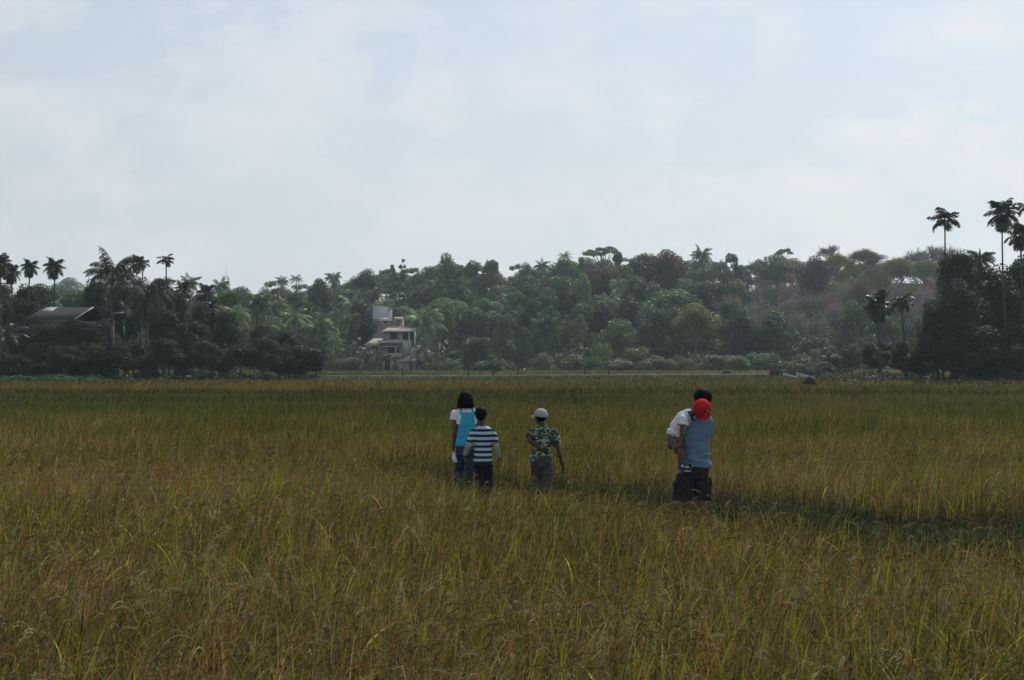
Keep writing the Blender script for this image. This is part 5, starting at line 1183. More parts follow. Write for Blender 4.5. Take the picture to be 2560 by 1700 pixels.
class Blob:
    """gathers limbs and ellipsoids, then fuses them into one continuous skin"""
    def __init__(s): s.bm = MB(); 
    def limb(s, pts, rad, flat=False, n=14, sq=None):
        pts = [Vector(p) for p in pts]
        V, Fc = tube_np(pts, rad, n, True); 
        s.bm.add(V, Fc)
        if not flat:
            for p, r in ((pts[0], rad[0]), (pts[-1], rad[-1])): s.ell(p, (r, r, r))
        for p, r in zip(pts[1:-1], rad[1:-1]): s.ell(p, (r * .99,) * 3)
        return s
    def ell(s, c, r, rot=None, n=14):
        c = Vector(c); V = []; 
        Rm = Matrix.Rotation(rot[1], 3, rot[0]) if rot else Matrix.Identity(3)
        m = n // 2 + 1
        for i in range(m + 1):
            th = math.pi * (i + .001) / (m + .002)
            for j in range(n):
                a = 2 * math.pi * j / n; V.append(c + Rm @ Vector((r[0] * math.sin(th) * math.cos(a), r[1] * math.sin(th) * math.sin(a), r[2] * math.cos(th))))
        Fc = [(i * n + j, (i + 1) * n + j, (i + 1) * n + (j + 1) % n, i * n + (j + 1) % n) for i in range(m) for j in range(n)]
        for b in (0, m * n): Fc += [tuple(b + (k % n) for k in (j, j + 1, n - 2 - j if j < n - 2 - j else j, n - 1 - j)) for j in range(0)]
        s.bm.add([tuple(v) for v in V], Fc); return s
    def stack(s, rings, n=20):
        """rings (centre, rx, ry[, yaw]) stacked bottom to top with flat ends"""
        V = []
        for rg_ in rings:
            c, rx, ry = Vector(rg_[0]), rg_[1], rg_[2]; yaw = rg_[3] if len(rg_) > 3 else 0
            for j in range(n):
                a = 2 * math.pi * j / n; ca, sa = math.cos(a), math.sin(a)
                ex = 0.8; u = rx * math.copysign(abs(ca) ** ex, ca); v = ry * math.copysign(abs(sa) ** ex, sa)
                V.append((c.x + u * math.cos(yaw) - v * math.sin(yaw), c.y + u * math.sin(yaw) + v * math.cos(yaw), c.z))
        m = len(rings)
        Fc = [(i * n + j, i * n + (j + 1) % n, (i + 1) * n + (j + 1) % n, (i + 1) * n + j) for i in range(m - 1) for j in range(n)]
        for b, fl in ((0, 1), ((m - 1) * n, 0)):
            for j in range(n // 2 - 1):
                q = (b + j, b + j + 1, b + n - 2 - j, b + n - 1 - j); Fc.append(q if not fl else q[::-1])
        s.bm.add(V, Fc); return s
    def build(s, name, mt, parent, voxel=.008, smooth=2, fold=None, seed=0, cut=None):
        V = np.concatenate(s.bm.v); V = V - np.array(parent.location)
        me = np_mesh(name + '_src', V, np.concatenate(s.bm.f), mt); o = link(name + '_src', me)
        md = o.modifiers.new('r', 'REMESH'); md.mode = 'VOXEL'; md.voxel_size = voxel; md.use_smooth_shade = True
        if smooth: sm = o.modifiers.new('s', 'SMOOTH'); sm.iterations = smooth; sm.factor = .5
        dg = bpy.context.evaluated_depsgraph_get(); out = bpy.data.meshes.new_from_object(o.evaluated_get(dg)); out.name = name
        bpy.data.objects.remove(o); bpy.data.meshes.remove(me)
        out.materials.clear(); out.materials.append(mt)
        if fold:
            n = len(out.vertices); co = np.empty(n * 3, np.float32); out.vertices.foreach_get('co', co); co = co.reshape(-1, 3)
            nr = np.empty(n * 3, np.float32); out.vertices.foreach_get('normal', nr); nr = nr.reshape(-1, 3)
            amp, fx, fz = fold[:3]; zl = fold[3] if len(fold) > 3 else None
            for i in range(n):
                x, y, z = co[i]; v = noise.noise(Vector((x * fx + z * fz * .35, y * fx, z * fz + x * fx * .5 + seed)))
                v += .5 * noise.noise(Vector((x * fx * 2.1, y * fx * 2.1, z * fz * 2.3 + seed + 5)))
                k = 1.0 if zl is None else min(1, max(.25, (zl[1] - z) / (zl[1] - zl[0])))
                co[i] += nr[i] * (1 - 2 * abs(v)) * amp * k
            out.vertices.foreach_set('co', co.ravel()); out.update()
        out.polygons.foreach_set('use_smooth', np.ones(len(out.polygons), dtype=bool))
        return link(name, out, parent)
def hand(b, wrist, dirn, palm_n, side, s=1.0, curl=.5, r=.0085):
    """palm, four unequal fingers and a thumb leaving the side of the palm"""
    w = Vector(wrist); d = Vector(dirn).normalized(); nrm = Vector(palm_n); nrm = (nrm - d * nrm.dot(d)).normalized(); t = d.cross(nrm).normalized() * side
    pl = .075 * s
    for k in (-1.5, -.5, .5, 1.5):
        b.limb([w + t * k * .007 * s, w + d * pl + t * k * .019 * s], [.016 * s, .0125 * s], n=8)
    for k, L in zip((-1.5, -.5, .5, 1.5), (.058, .068, .075, .068)):
        p = w + d * pl + t * k * .0195 * s; a = curl; pts = [p]; e = d
        for f_ in (.42, .33, .25):
            e = (d * math.cos(a) + nrm * math.sin(a)).normalized(); p = p + e * L * s * f_; pts.append(p); a += curl * .9
        b.limb(pts, [r * s, r * .95 * s, r * .88 * s, r * .75 * s], n=8)
    p = w + d * .022 * s + t * .024 * s; q = p + (d * .6 + t * .75 + nrm * .25).normalized() * .034 * s; u = q + (d * .9 + t * .2 + nrm * .45).normalized() * .028 * s
    b.limb([p, q, u], [.0125 * s, .0105 * s, .0085 * s], n=8)
def head(b, c, s, fwd=(0, 1, 0), up=(0, 0, 1), ears=True):
    """skull with brow, nose, lips, chin and ears; c = centre of the head, s = head height / 0.23"""
    c = Vector(c); f = Vector(fwd).normalized(); u = Vector(up); u = (u - f * u.dot(f)).normalized(); r = f.cross(u).normalized()
    Rm = Matrix((r, f, u)).transposed(); q = Rm.to_quaternion(); ax, an = q.axis, q.angle
    A = lambda x, y, z: c + (r * x + f * y + u * z) * s
    b.ell(A(0, -.008, .02), (.076 * s, .094 * s, .092 * s), (ax, an)); b.ell(A(0, .03, -.045), (.056 * s, .062 * s, .068 * s), (ax, an))
    b.ell(A(0, .088, -.012), (.011 * s, .016 * s, .022 * s), (ax, an)); b.ell(A(0, .1, -.024), (.014 * s, .011 * s, .009 * s), (ax, an))
    b.ell(A(0, .085, .022), (.045 * s, .012 * s, .009 * s), (ax, an)); b.ell(A(0, .086, -.052), (.022 * s, .01 * s, .006 * s), (ax, an)); b.ell(A(0, .085, -.064), (.019 * s, .009 * s, .006 * s), (ax, an))
    b.ell(A(0, .07, -.092), (.022 * s, .02 * s, .016 * s), (ax, an))
    for k in (-1, 1): b.ell(A(k * .034, .072, -.03), (.02 * s, .018 * s, .016 * s), (ax, an))
    if ears:
        for k in (-1, 1): b.ell(A(k * .079, -.004, -.005), (.0085 * s, .019 * s, .03 * s), (ax, an))
    return A, (ax, an)
def eyes(A, s, parent):
    for k in (-1, 1):
        e = Blob(); e.ell(A(k * .031, .079, .004), (.012 * s, .009 * s, .008 * s)); m = MB(); m.v, m.f = e.bm.v, e.bm.f
        o = m.build('eye', M_eye, parent, True); o.location = -Vector(parent.location)
M_eye = mat('eye', (0.35, 0.33, 0.3), rough=.2, col2=(0.01, 0.008, 0.006), noise_scale=60)
def leg(b, hip, knee, ankle, s, foot_dir=(0, 1, 0), k=1.0):
    hip, knee, ankle = map(Vector, (hip, knee, ankle)); f = Vector(foot_dir).normalized()
    b.limb([hip, hip.lerp(knee, .5), knee], [.082 * s * k, .068 * s * k, .05 * s * k])
    calf = knee.lerp(ankle, .3) - f * .012 * s
    b.limb([knee, calf, ankle], [.05 * s * k, .052 * s * k, .033 * s * k])
    b.limb([ankle + Vector((0, 0, -.02 * s)) - f * .02 * s, ankle + f * .08 * s + Vector((0, 0, -.045 * s)), ankle + f * .16 * s + Vector((0, 0, -.055 * s))], [.034 * s, .03 * s, .022 * s])
def arm(b, sh, el, wr, s, k=1.0):
    b.limb([sh, Vector(sh).lerp(Vector(el), .5), el], [.05 * s * k, .044 * s * k, .036 * s * k]); b.limb([el, Vector(el).lerp(Vector(wr), .35), wr], [.037 * s * k, .036 * s * k, .024 * s * k])

def person(name_label, X0, Y, group='people walking through the rice'):
    root = empty('person', (X0, Y, 0)); tag(root, name_label, 'person', group); return root
hem_y = 903

def girl():
    Y = 16.6; p = lambda px, py, dy=0: P(px, py, Y + dy); s = .93
    root = person('girl with bobbed black hair in a bright blue vest, carrying white cloth', p(1165, 1200).x, Y)
    b = Blob(); hc = p(1164, 1000); A, rt_ = head(b, hc, s)
    b.limb([p(1165, 1010, .0), p(1165, 1024, -.01)], [.05 * s, .055 * s]); 
    tor = [((p(1165, 1140)), .135, .095), ((p(1165, 1118)), .15, .105), (p(1167, 1095), .125, .09), (p(1167, 1060), .145, .10), (p(1166, 1036), .16, .09), (p(1165, 1026), .12, .07), (p(1165, 1021), .06, .05)]
    b.stack(tor)
    shL, elL, wrL = p(1139, 1035), p(1137, 1084, -.02), p(1133, 1124, .05); shR, elR, wrR = p(1192, 1035), p(1198, 1082, .0), p(1199, 1120, .12)
    arm(b, shL, elL, wrL, s * .85); arm(b, shR, elR, wrR, s * .85)
    hand(b, wrL, (.05, .15, -1), (1, .2, 0), 1, s * .9, .75); hand(b, wrR, (0, .2, -1), (-1, .2, 0), -1, s * .9, .35)
    fz = .03
    kn = [p(1148, 1175, .06), p(1173, 1178, -.03)]; an = [Vector((p(1143, 1200).x, Y - .02, fz + .08)), Vector((p(1172, 1200).x, Y + .06, fz + .08))]
    hp = [p(1153, 1132), p(1177, 1132)]
    for i in (0, 1): leg(b, hp[i], kn[i], an[i], s)
    b.build('body', M_skin, root, .0062, 2); eyes(A, s, root)
    h = Blob(); h.ell(hc + Vector((0, -.015, .03)), (.104, .115, .108)); h.stack([(p(1164, 1019.5, -.02), .118, .085), (p(1164, 1014, -.025), .127, .105), (p(1164, 1004, -.02), .118, .108), (p(1164, 994, -.015), .106, .11)])
    h.build('hair', M_hair, root, .008, 2, (.004, 40, 9))
    t = Blob(); t.stack([(p(1167, 1060), .15, .105), (p(1166, 1036), .168, .098), (p(1165, 1026.5), .125, .078), (p(1165, 1020.5), .075, .062)])
    for sh, el, sx in ((shL, elL, -1), (shR, elR, 1)):
        t.limb([Vector(sh) + Vector((-sx * .06, 0, .02)), Vector(sh) + Vector((sx * .012, 0, .0)), Vector(sh).lerp(Vector(el), .3) + Vector((sx * .022, 0, 0))], [.058, .062, .062], flat=True)
    t.build('tee_shirt', cloth_mat('white_cotton', (0.62, 0.62, 0.68)), root, .007, 2, (.003, 9, 14))
    v = Blob(); v.stack([(p(1166, 1114), .163, .12), (p(1166, 1106), .155, .118), (p(1166.5, 1092), .138, .108), (p(1168, 1060), .134, .118), (p(1169, 1040), .128, .118), (p(1169, 1030), .118, .112)])
    for px in (1152, 1184): v.limb([p(px, 1034, -.075), p(px + (1 if px < 1165 else -1), 1025, -.055), p(px, 1021.5, 0), p(px, 1026, .06)], [.022, .02, .02, .02])
    v.build('vest', cloth_mat('cyan_vest', (0.04, 0.31, 0.48), noise_amt=.05), root, .007, 2, (.010, 7, 14, (P(0, 1114, Y).z, P(0, 1035, Y).z)))
    d = Blob()
    d.stack([(p(1165, 1138), .148, .112), (p(1165, 1122), .15, .112), (p(1165, 1108), .14, .105)])
    for i in (0, 1): d.limb([hp[i], Vector(hp[i]).lerp(kn[i], .5), kn[i], Vector(kn[i]).lerp(an[i], .5), Vector(kn[i]).lerp(an[i], .96)], [.088, .076, .062, .063, .062], flat=True)
    d.build('jeans', cloth_mat('blue_denim', (0.028, 0.036, 0.062), noise_amt=.3, noise_scale=6), root, .008, 2, (.005, 10, 14))
    c = Blob(); wq = wrL + Vector((0, 0, -.07))
    c.stack([(p(1144, 1155, -.02), .062, .016, .3), (p(1142, 1148, -.02), .058, .022, .3), (p(1139, 1139, .0), .045, .02, .1), (p(1136, 1131, .04), .022, .02)])
    rt2 = empty('cloth', p(1142, 1155, -.02)); tag(rt2, 'crumpled white cloth hanging from the girl\'s left hand', 'cloth')
    c.build('fabric', cloth_mat('white_blue_cloth', (0.6, 0.64, 0.78)), rt2, .005, 1, (.007, 22, 18))
def striped_boy():
    Y = 15.6; p = lambda px, py, dy=0: P(px, py, Y + dy); s = .86
    root = person('boy in a navy and white striped jersey over grey long sleeves', p(1208, 1200).x, Y)
    b = Blob(); hc = p(1202, 1036); A, _ = head(b, hc, s * .97)
    b.limb([p(1203, 1048), p(1206, 1066)], [.045 * s, .052 * s])
    b.stack([(p(1208, 1160), .115, .085), (p(1208, 1135), .12, .09), (p(1208, 1100), .115, .082), (p(1208, 1080), .125, .085), (p(1208, 1071), .1, .065), (p(1207, 1065), .05, .045)])
    shL, elL, wrL = p(1183, 1081), p(1173, 1113, -.05), p(1162, 1138, .04); shR, elR, wrR = p(1232, 1081), p(1240, 1113, -.03), p(1248, 1145, .03)
    arm(b, shL, elL, wrL, s * .85); arm(b, shR, elR, wrR, s * .85)
    hand(b, wrL, (-.2, .5, -.8), (1, .2, 0), 1, s * .85, .5); hand(b, wrR, (-.05, .15, -1), (-1, .3, 0), -1, s * .85, .35)
    hp = [p(1198, 1160), p(1219, 1160)]; fz = .02
    kn = [p(1198, 1196, .02), p(1220, 1196, .05)]; an = [Vector((p(1197, 1200).x, Y - .05, fz + .08)), Vector((p(1221, 1200).x, Y + .05, fz + .08))]
    for i in (0, 1): leg(b, hp[i], kn[i], an[i], s * .9)
    b.build('body', M_skin2, root, .006, 2); eyes(A, s * .97, root)
    h = Blob(); h.ell(hc + Vector((0, -.012, .024)), (.086, .098, .085)); h.ell(hc + Vector((0, -.035, -.03)), (.072, .062, .05))
    h.build('hair', M_hair, root, .006, 2, (.0022, 45, 45))
    j = Blob(); j.stack([(p(1208, 1152.5), .128, .102), (p(1208, 1140), .126, .1), (p(1208, 1110), .122, .094), (p(1208, 1082), .132, .094), (p(1208, 1071.5), .112, .074), (p(1207.5, 1064.5), .062, .055)])
    for sh, el in ((shL, elL), (shR, elR)): j.limb([Vector(sh).lerp(p(1208, 1085), .35), sh, Vector(sh).lerp(Vector(el), .8)], [.052, .05, .05], flat=True)
    j.build('jersey', M_stripe, root, .006, 2, (.004, 8, 11))
    u = Blob()
    for sh, el, wr in ((shL, elL, wrL), (shR, elR, wrR)): u.limb([Vector(sh).lerp(Vector(el), .6), el, Vector(el).lerp(Vector(wr), .5), Vector(el).lerp(Vector(wr), .93)], [.041, .04, .038, .032], flat=True)
    u.build('undersleeves', cloth_mat('grey_sleeve', (0.27, 0.28, 0.26)), root, .006, 2, (.003, 20, 25))
    d = Blob(); d.stack([(p(1208, 1166), .125, .095), (p(1208, 1153), .122, .096), (p(1208, 1145), .115, .088)])
    for i in (0, 1): d.limb([hp[i], Vector(hp[i]).lerp(kn[i], .5), kn[i], Vector(kn[i]).lerp(an[i], .9)], [.078, .07, .064, .066], flat=True)
    d.build('trousers', cloth_mat('black_cotton', (0.014, 0.016, 0.022)), root, .008, 2, (.005, 10, 14))
def cap_piece(c, up, fwd, r, brim, parent, mt, name='cap', button=True):
    up = Vector(up).normalized(); f = Vector(fwd); f = (f - up * f.dot(up)).normalized(); rr = f.cross(up).normalized(); c = Vector(c)
    Rm = Matrix((rr, f, up)).transposed(); q = Rm.to_quaternion()
    A = lambda x, y, z: c + rr * x + f * y + up * z
    n, m = 24, 9; V = []; 
    for sc_ in (1.0, .94):
        for i in range(m + 1):
            t = i / m * math.pi / 2 * .985
            for k in range(n):
                a = 2 * math.pi * k / n; cr = 1 + .012 * math.cos(6 * a)
                V.append(A(r[0] * sc_ * math.cos(t) ** .85 * math.cos(a) * cr, r[1] * sc_ * math.cos(t) ** .85 * math.sin(a) * cr, r[2] * (1 if sc_ == 1 else .95) * math.sin(t)))
    o = (m + 1) * n; Fc = []
    for i in range(m):
        for k in range(n):
            a, b_ = i * n + k, i * n + (k + 1) % n; Fc += [(a, b_, b_ + n, a + n), (o + b_, o + a, o + a + n, o + b_ + n)]
    for k in range(n): a, b_ = k, (k + 1) % n; Fc.append((a, o + a, o + b_, b_))
    mb = MB(); mb.add([tuple(v) for v in V], Fc)
    bl = Blob(); bl.ell(A(0, 0, r[2]), (.008, .008, .006)); mb.add(bl.bm.v[0], bl.bm.f[0])
    crown = mb.build(name, mt, parent, True); crown.location = -Vector(parent.location)
    mb = MB(); V = []; nb = 15; L_ = 5
    for th in (0, -.006):
        for i in range(L_ + 1):
            for k in range(nb):
                a = math.pi * (.12 + .76 * k / (nb - 1)); ca, sa = math.cos(a), math.sin(a); t = i / L_
                x = r[0] * 1.0 * ca * (1 - .03 * t); y = r[1] * .97 * sa + brim * t * (1 - abs(ca) ** 2.2)
                V.append(A(x, y, .004 - .035 * ca * ca * t - .022 * t + th))
    o = (L_ + 1) * nb; Fc = []
    for i in range(L_):
        for k in range(nb - 1): a = i * nb + k; Fc += [(a, a + 1, a + nb + 1, a + nb), (o + a + 1, o + a, o + a + nb, o + a + nb + 1)]
    for k in range(nb - 1): a = L_ * nb + k; Fc.append((a, a + 1, o + a + 1, o + a))
    mb.add([tuple(v) for v in V], Fc); br = mb.build('brim', mt, crown, True)
    return crown, A
def cap_boy():
    Y = 15.4; p = lambda px, py, dy=0: P(px, py, Y + dy); s = .86
    root = person('boy in a grey cap and patterned shirt, one arm behind his back', p(1354, 1200).x, Y)
    b = Blob(); hc = p(1351, 1042); fw = (-.62, .78, -.08); A, _ = head(b, hc, s * .97, fw)
    b.limb([p(1353, 1052), p(1356, 1068)], [.045 * s, .053 * s])
    b.stack([(p(1354, 1158), .12, .088), (p(1355, 1135), .122, .09), (p(1356, 1105), .115, .082), (p(1355, 1085), .135, .085), (p(1355, 1074), .115, .068), (p(1356, 1067), .05, .048)])
    shL, elL, wrL = p(1328, 1079), p(1323, 1101, -.16), p(1354, 1124, -.155); shR, elR, wrR = p(1386, 1081), p(1396, 1127, -.03), p(1409, 1172, .04)
    arm(b, shL, elL, wrL, s * .87); arm(b, shR, elR, wrR, s * .87)
    hand(b, wrL, (.9, .12, -.05), (0, 1, .2), 1, s * .85, .35); hand(b, wrR, (.25, .15, -1), (-1, .3, 0), -1, s * .88, .3)
    hp = [p(1342, 1160), p(1366, 1160)]
    kn = [p(1341, 1196, .05), p(1367, 1196, -.02)]; an = [Vector((p(1340, 1200).x, Y + .02, .08)), Vector((p(1368, 1200).x, Y - .06, .08))]
    for i in (0, 1): leg(b, hp[i], kn[i], an[i], s * .9)
    b.build('body', M_skin2, root, .006, 2); eyes(A, s * .97, root)
    h = Blob(); q = Vector(fw).normalized(); h.ell(hc - q * .028 + Vector((0, 0, .0)), (.079, .075, .062)); h.build('hair', M_hair, root, .006, 1, (.002, 45, 45))
    cap_piece(hc - q * .012 + Vector((0, 0, .006)), (.1, -.08, 1), fw, (.095, .107, .108), .075, root, cloth_mat('grey_cap_cotton', (0.30, 0.29, 0.32)))
    j = Blob(); j.stack([(p(1353, 1138), .136, .108), (p(1355, 1125), .132, .105), (p(1356, 1105), .128, .098), (p(1355, 1086), .142, .097), (p(1355, 1075), .122, .078), (p(1356, 1065.5), .064, .058)])
    j.stack([(p(1338, 1151), .085, .1), (p(1340, 1138), .085, .1)])
    j.limb([p(1372, 1136, -.02), p(1378, 1149, -.03)], [.045, .03], flat=True)
    for sh, el, kk in ((shL, elL, .5), (shR, elR, .72)): j.limb([Vector(sh).lerp(p(1356, 1085), .35), sh, Vector(sh).lerp(Vector(el), kk)], [.056, .054, .062], flat=True)
    j.build('shirt', M_camo, root, .006, 2, (.006, 9, 11))
    d = Blob(); d.stack([(p(1354, 1166), .13, .1), (p(1354, 1150), .134, .102), (p(1354, 1132), .118, .092)])
    for i in (0, 1): d.limb([hp[i], Vector(hp[i]).lerp(kn[i], .5), kn[i], Vector(kn[i]).lerp(an[i], .9)], [.08, .074, .07, .07], flat=True)
    o = d.build('trousers', cloth_mat('grey_twill', (0.055, 0.053, 0.058), noise_amt=.2, noise_scale=9), root, .008, 2, (.006, 10, 13))
    for px in (1343, 1367):
        c = p(px, 1153, -.1); m = MB(); m.hexa([(c.x - .04, c.y + .0, c.z - .05), (c.x + .04, c.y, c.z - .05), (c.x + .04, c.y + .02, c.z - .05), (c.x - .04, c.y + .02, c.z - .05), (c.x - .042, c.y, c.z + .04), (c.x + .042, c.y, c.z + .04), (c.x + .042, c.y + .02, c.z + .04), (c.x - .042, c.y + .02, c.z + .04)])
        k = m.build('pocket', o.data.materials[0], o); k.location = -Vector(root.location)
def man_and_child():
    Y = 13.2; p = lambda px, py, dy=0: P(px, py, Y + dy); s = 1.0
    root = person('man in a slate blue tee and baggy dark shorts, carrying a child', p(1728, 1200).x, Y)
    b = Blob(); hc = p(1757, 998, .04); A, _ = head(b, hc, 1.0, (.15, 1, -.12))
    b.limb([p(1756, 1018), p(1752, 1040)], [.06, .068])
    b.stack([(p(1727, 1182), .155, .11), (p(1738, 1160), .135, .1), (p(1740, 1115), .125, .095), (p(1743, 1075), .138, .1), (p(1745, 1052), .15, .09), (p(1748, 1042), .13, .075), (p(1751, 1034), .07, .06)])
    shL, elL, wrL = p(1710, 1058, .03), p(1700, 1108, .12), p(1690, 1112, .30); shR, elR, wrR = p(1771, 1060, .03), p(1766, 1106, .17), p(1740, 1098, .34)
    arm(b, shL, elL, wrL, .98); arm(b, shR, elR, wrR, .98)
    hand(b, wrL, (-.9, -.2, -.2), (0, -1, .3), 1, 1, .5); hand(b, wrR, (-.95, -.1, .1), (0, -1, .1), -1, 1, .4)
    hp = [p(1711, 1185), p(1748, 1185)]; kn = [p(1708, 1256, .06), p(1756, 1252, -.04)]
    an = [Vector((p(1722, 1200).x, Y + .08, .02)), Vector((p(1757, 1200).x, Y - .1, .02))]
    for i in (0, 1): leg(b, hp[i], kn[i], an[i], .95)
    b.build('body', M_skin, root, .0065, 2); eyes(A, 1.0, root)
    h = Blob(); h.ell(hc + Vector((0, -.014, .03)), (.108, .116, .104)); h.ell(hc + Vector((0, -.05, -.035)), (.085, .064, .055)); h.build('hair', M_hair, root, .007, 2, (.003, 45, 45))
    t = Blob(); t.stack([(p(1741, 1166), .165, .125), (p(1741, 1158), .162, .123), (p(1740, 1135), .155, .12), (p(1740, 1105), .152, .115), (p(1743, 1075), .163, .12), (p(1745, 1053), .172, .108), (p(1749, 1042.5), .142, .09), (p(1750, 1036), .08, .07)])
    t.limb([p(1750, 1060), shR, Vector(shR).lerp(Vector(elR), .5) + Vector((.005, 0, 0))], [.07, .067, .068], flat=True); t.limb([p(1735, 1060), shL, Vector(shL).lerp(Vector(elL), .55)], [.07, .066, .066], flat=True)
    t.build('tee_shirt', cloth_mat('slate_blue_cotton', (0.11, 0.175, 0.25), noise_amt=.06), root, .007, 2, (.018, 4.5, 9, (P(0, 1160, Y).z, P(0, 1070, Y).z)), seed=4)
    d = Blob(); d.stack([(p(1731, 1195), .188, .135), (p(1735, 1175), .165, .125), (p(1740, 1158), .15, .115)])
    d.stack([(p(1708, 1250), .122, .125), (p(1710, 1225), .115, .125), (p(1716, 1190), .1, .12)]); d.stack([(p(1757, 1246), .09, .112), (p(1756, 1220), .098, .115), (p(1750, 1190), .095, .115)])
    dk = cloth_mat('dark_cargo_twill', (0.022, 0.021, 0.025), noise_amt=.15)
    o = d.build('shorts', dk, root, .008, 2, (.009, 7, 8))
    for (px, py, sx) in ((1687, 1218, -1), (1776, 1208, 1)):
        c = p(px, py, -.02); m = Blob(); m.ell(c, (.016, .06, .07)); m.bm and None
        k = m.build('cargo_pocket', dk, root, .008, 1, (.003, 10, 10)); k.parent = o; k.location = (0, 0, 0)
    # --- the child slumped over his left shoulder
    c = person('small child in a red cap slumped over the man\'s left shoulder', p(1700, 1100).x, Y - .05); c.location.z = p(1700, 1180).z
    Yc = -.1; s = .62; b = Blob()
    hc = p(1756, 1021, -.22); fw = Vector((.16, -.5, -.86)); up = Vector((.12, -.8, .45)); A, _ = head(b, hc, .8, fw, up)
    b.limb([p(1748, 1024, -.17), p(1727, 1036, -.1)], [.04, .045])
    path = [(p(1722, 1038, -.08), .085), (p(1708, 1048, -.05), .09), (p(1696, 1066, -.02), .088), (p(1690, 1088, .0), .088), (p(1689, 1100, .0), .085)]
    b.limb([q[0] for q in path], [q[1] * .8 for q in path])
    sh, el, wr = p(1709, 1048, -.13), p(1704, 1082, -.16), p(1703, 1104, -.17); arm(b, sh, el, wr, .66); hand(b, wr, (.05, 0, -1), (1, .2, 0), 1, .62, .95)
    sh2, el2, wr2 = p(1722, 1044, .1), p(1738, 1060, .22), p(1752, 1058, .25); arm(b, sh2, el2, wr2, .62); hand(b, wr2, (.8, .1, -.3), (0, -1, 0), -1, .6, .5)
    hip1, kn1, an1 = p(1690, 1106, -.05), p(1703, 1130, -.16), p(1705, 1158, -.17)
    b.limb([hip1, kn1], [.06, .046]); b.limb([kn1, Vector(kn1).lerp(an1, .35), an1], [.046, .044, .03])
    hip2, kn2, an2 = p(1694, 1106, .08), p(1712, 1112, .24), p(1710, 1150, .28); b.limb([hip2, kn2, an2], [.058, .045, .03])
    b.limb([an1, an1 + Vector((.06, -.01, -.035))], [.03, .024]); b.limb([an2, an2 + Vector((.06, -.01, -.035))], [.03, .024])
    b.build('body', M_skin, c, .0055, 2); eyes(A, .8, c)
    t = Blob(); t.limb([q[0] for q in path[:4]], [.074, .09, .09, .085]); t.limb([p(1688, 1072, 0), p(1688, 1084, 0)], [.092, .095], flat=True)
    t.limb([p(1716, 1046, -.09), sh, Vector(sh).lerp(Vector(el), .42)], [.06, .056, .066], flat=True); t.limb([p(1716, 1046, .05), sh2, Vector(sh2).lerp(Vector(el2), .5)], [.055, .054, .056], flat=True)
    t.build('tee_shirt', cloth_mat('white_tee', (0.58, 0.59, 0.62)), c, .0055, 2, (.006, 14, 16))
    col_ = Blob(); col_.limb([p(1722, 1030, -.16), p(1729, 1040, -.19), p(1732, 1050, -.14)], [.014, .016, .014]); col_.build('collar', cloth_mat('navy_trim', (0.02, 0.03, 0.05)), c, .005, 1)
    d = Blob(); d.limb([p(1690, 1088, 0), p(1688, 1101, 0)], [.086, .09]); d.limb([hip1, Vector(hip1).lerp(kn1, .75)], [.07, .07], flat=True); d.limb([hip2, Vector(hip2).lerp(kn2, .75)], [.07, .066], flat=True)
    sm = cloth_mat('checked_cotton', (0.03, 0.022, 0.02), col2=(0.16, 0.12, 0.09), noise_scale=45)
    d.build('shorts', sm, c, .006, 2, (.004, 14, 14))
    for k, a in enumerate((an1, an2)):
        sb = Blob(); a = Vector(a); sb.limb([a + Vector((-.005, 0, .012)), a + Vector((-.002, 0, -.03))], [.035, .036]); sb.limb([a + Vector((-.015, 0, -.045)), a + Vector((.085, -.02, -.062))], [.033, .028])
        so = sb.build('shoe', cloth_mat('blue_shoe', (0.02, 0.06, 0.13)), c, .005, 2)
        for nm, mt, pos, rr in (('toe_patch', cloth_mat('yellow_patch', (0.55, 0.42, 0.02)), (.052, -.042, -.042), (.024, .012, .012)), ('sole', cloth_mat('white_sole', (0.45, 0.48, 0.5)), (.06, -.02, -.087), (.045, .03, .009)), ('side_patch', cloth_mat('grey_patch', (0.3, 0.36, 0.4)), (.0, -.036, -.03), (.018, .008, .018))):
            e = Blob(); e.ell(a + Vector(pos), rr); m = MB(); m.v, m.f = e.bm.v, e.bm.f; q = m.build(nm, mt, so, True); q.location = -Vector(c.location)
    red = cloth_mat('red_cap_cotton', (0.38, 0.010, 0.018), noise_amt=.04)
    cu = Vector((.0, -.66, .56)).normalized(); cf = Vector((.22, -.35, -.86))
    cc = hc + Vector((0, .01, 0)) - cu * .0
    crown, A2 = cap_piece(cc, cu, cf, (.101, .108, .112), .04, c, red)
    # embroidered marks on the front panel: black, off-white and yellow stitching
    def stitch(pts, rad, nm, mt):
        m = MB(); V = []
        for (x, yy) in pts:    # x across, yy = angle up the front panel
            a = math.pi / 2 - x / .105; V.append(A2(.104 * math.cos(yy) ** .85 * math.cos(a), .111 * math.cos(yy) ** .85 * math.sin(a), .114 * math.sin(yy)))
        m.tube(V, rad, 8); o = m.build(nm, mt, crown, True)
        return o
    bk, wt, ye = cloth_mat('black_thread', (0.01, 0.01, 0.012)), cloth_mat('white_thread', (0.4, 0.4, 0.42)), cloth_mat('yellow_thread', (0.55, 0.36, 0.03))
    stitch([(-.012, .62), (.0, .56), (.016, .58), (.03, .5)], [.004, .008, .008, .004], 'emblem', bk); stitch([(.004, .42), (.018, .36), (.03, .34)], [.004, .007, .004], 'emblem', bk)
    stitch([(-.034, .62), (-.03, .5), (-.036, .46)], [.003, .005, .003], 'emblem', wt); stitch([(-.018, .5), (-.01, .44), (-.004, .56)], [.003, .006, .003], 'emblem', wt)
    stitch([(.02, .62), (.022, .5), (.028, .44)], [.003, .004, .003], 'emblem', wt)
    stitch([(-.014, .26), (.004, .22), (.024, .25)], [.003, .005, .003], 'emblem', ye)
girl(); striped_boy(); cap_boy(); man_and_child()

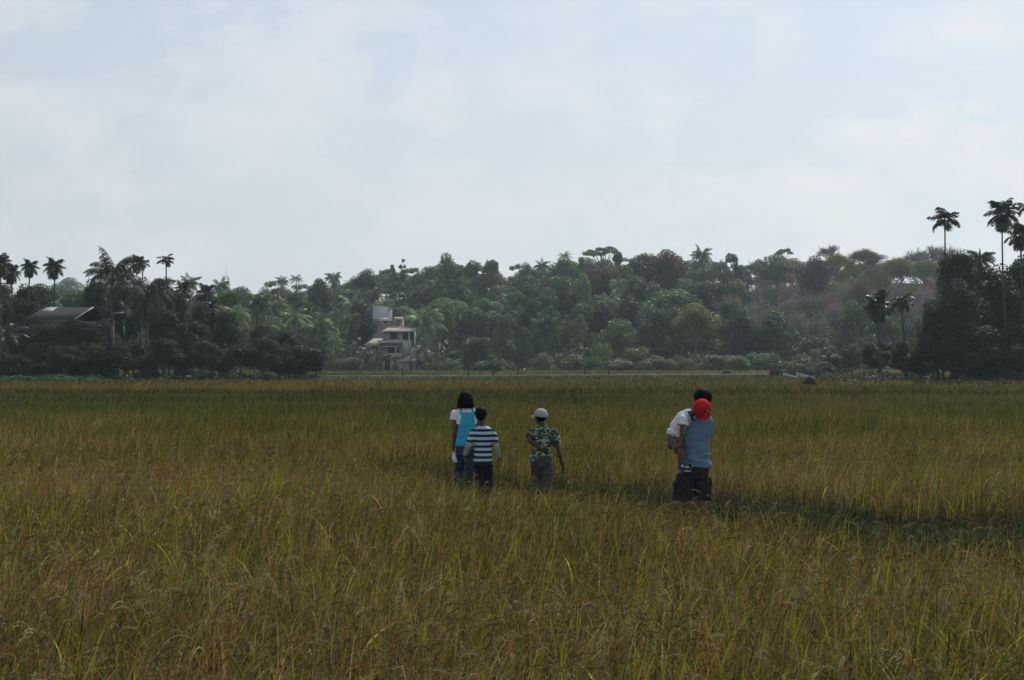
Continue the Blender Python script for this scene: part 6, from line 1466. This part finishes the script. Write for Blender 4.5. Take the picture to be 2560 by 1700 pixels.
# ------------------------------------------------------------------ haze
def haze():
    m = bpy.data.materials.new('haze'); m.use_nodes = True; t = m.node_tree; t.nodes.clear()
    o = N('ShaderNodeOutputMaterial', t); v = N('ShaderNodeVolumePrincipled', t)
    v.inputs['Color'].default_value = (0.76, 0.90, 1.0, 1); v.inputs['Density'].default_value = 0.0003; v.inputs['Anisotropy'].default_value = 0.3
    t.links.new(v.outputs[0], o.inputs['Volume'])
    b = MB(); b.box(-645, 645, -95, 645, -2.0, 72); h = b.build('haze', m); tag(h, 'thin bluish haze in the air over the fields', 'haze', kind='stuff')
haze()
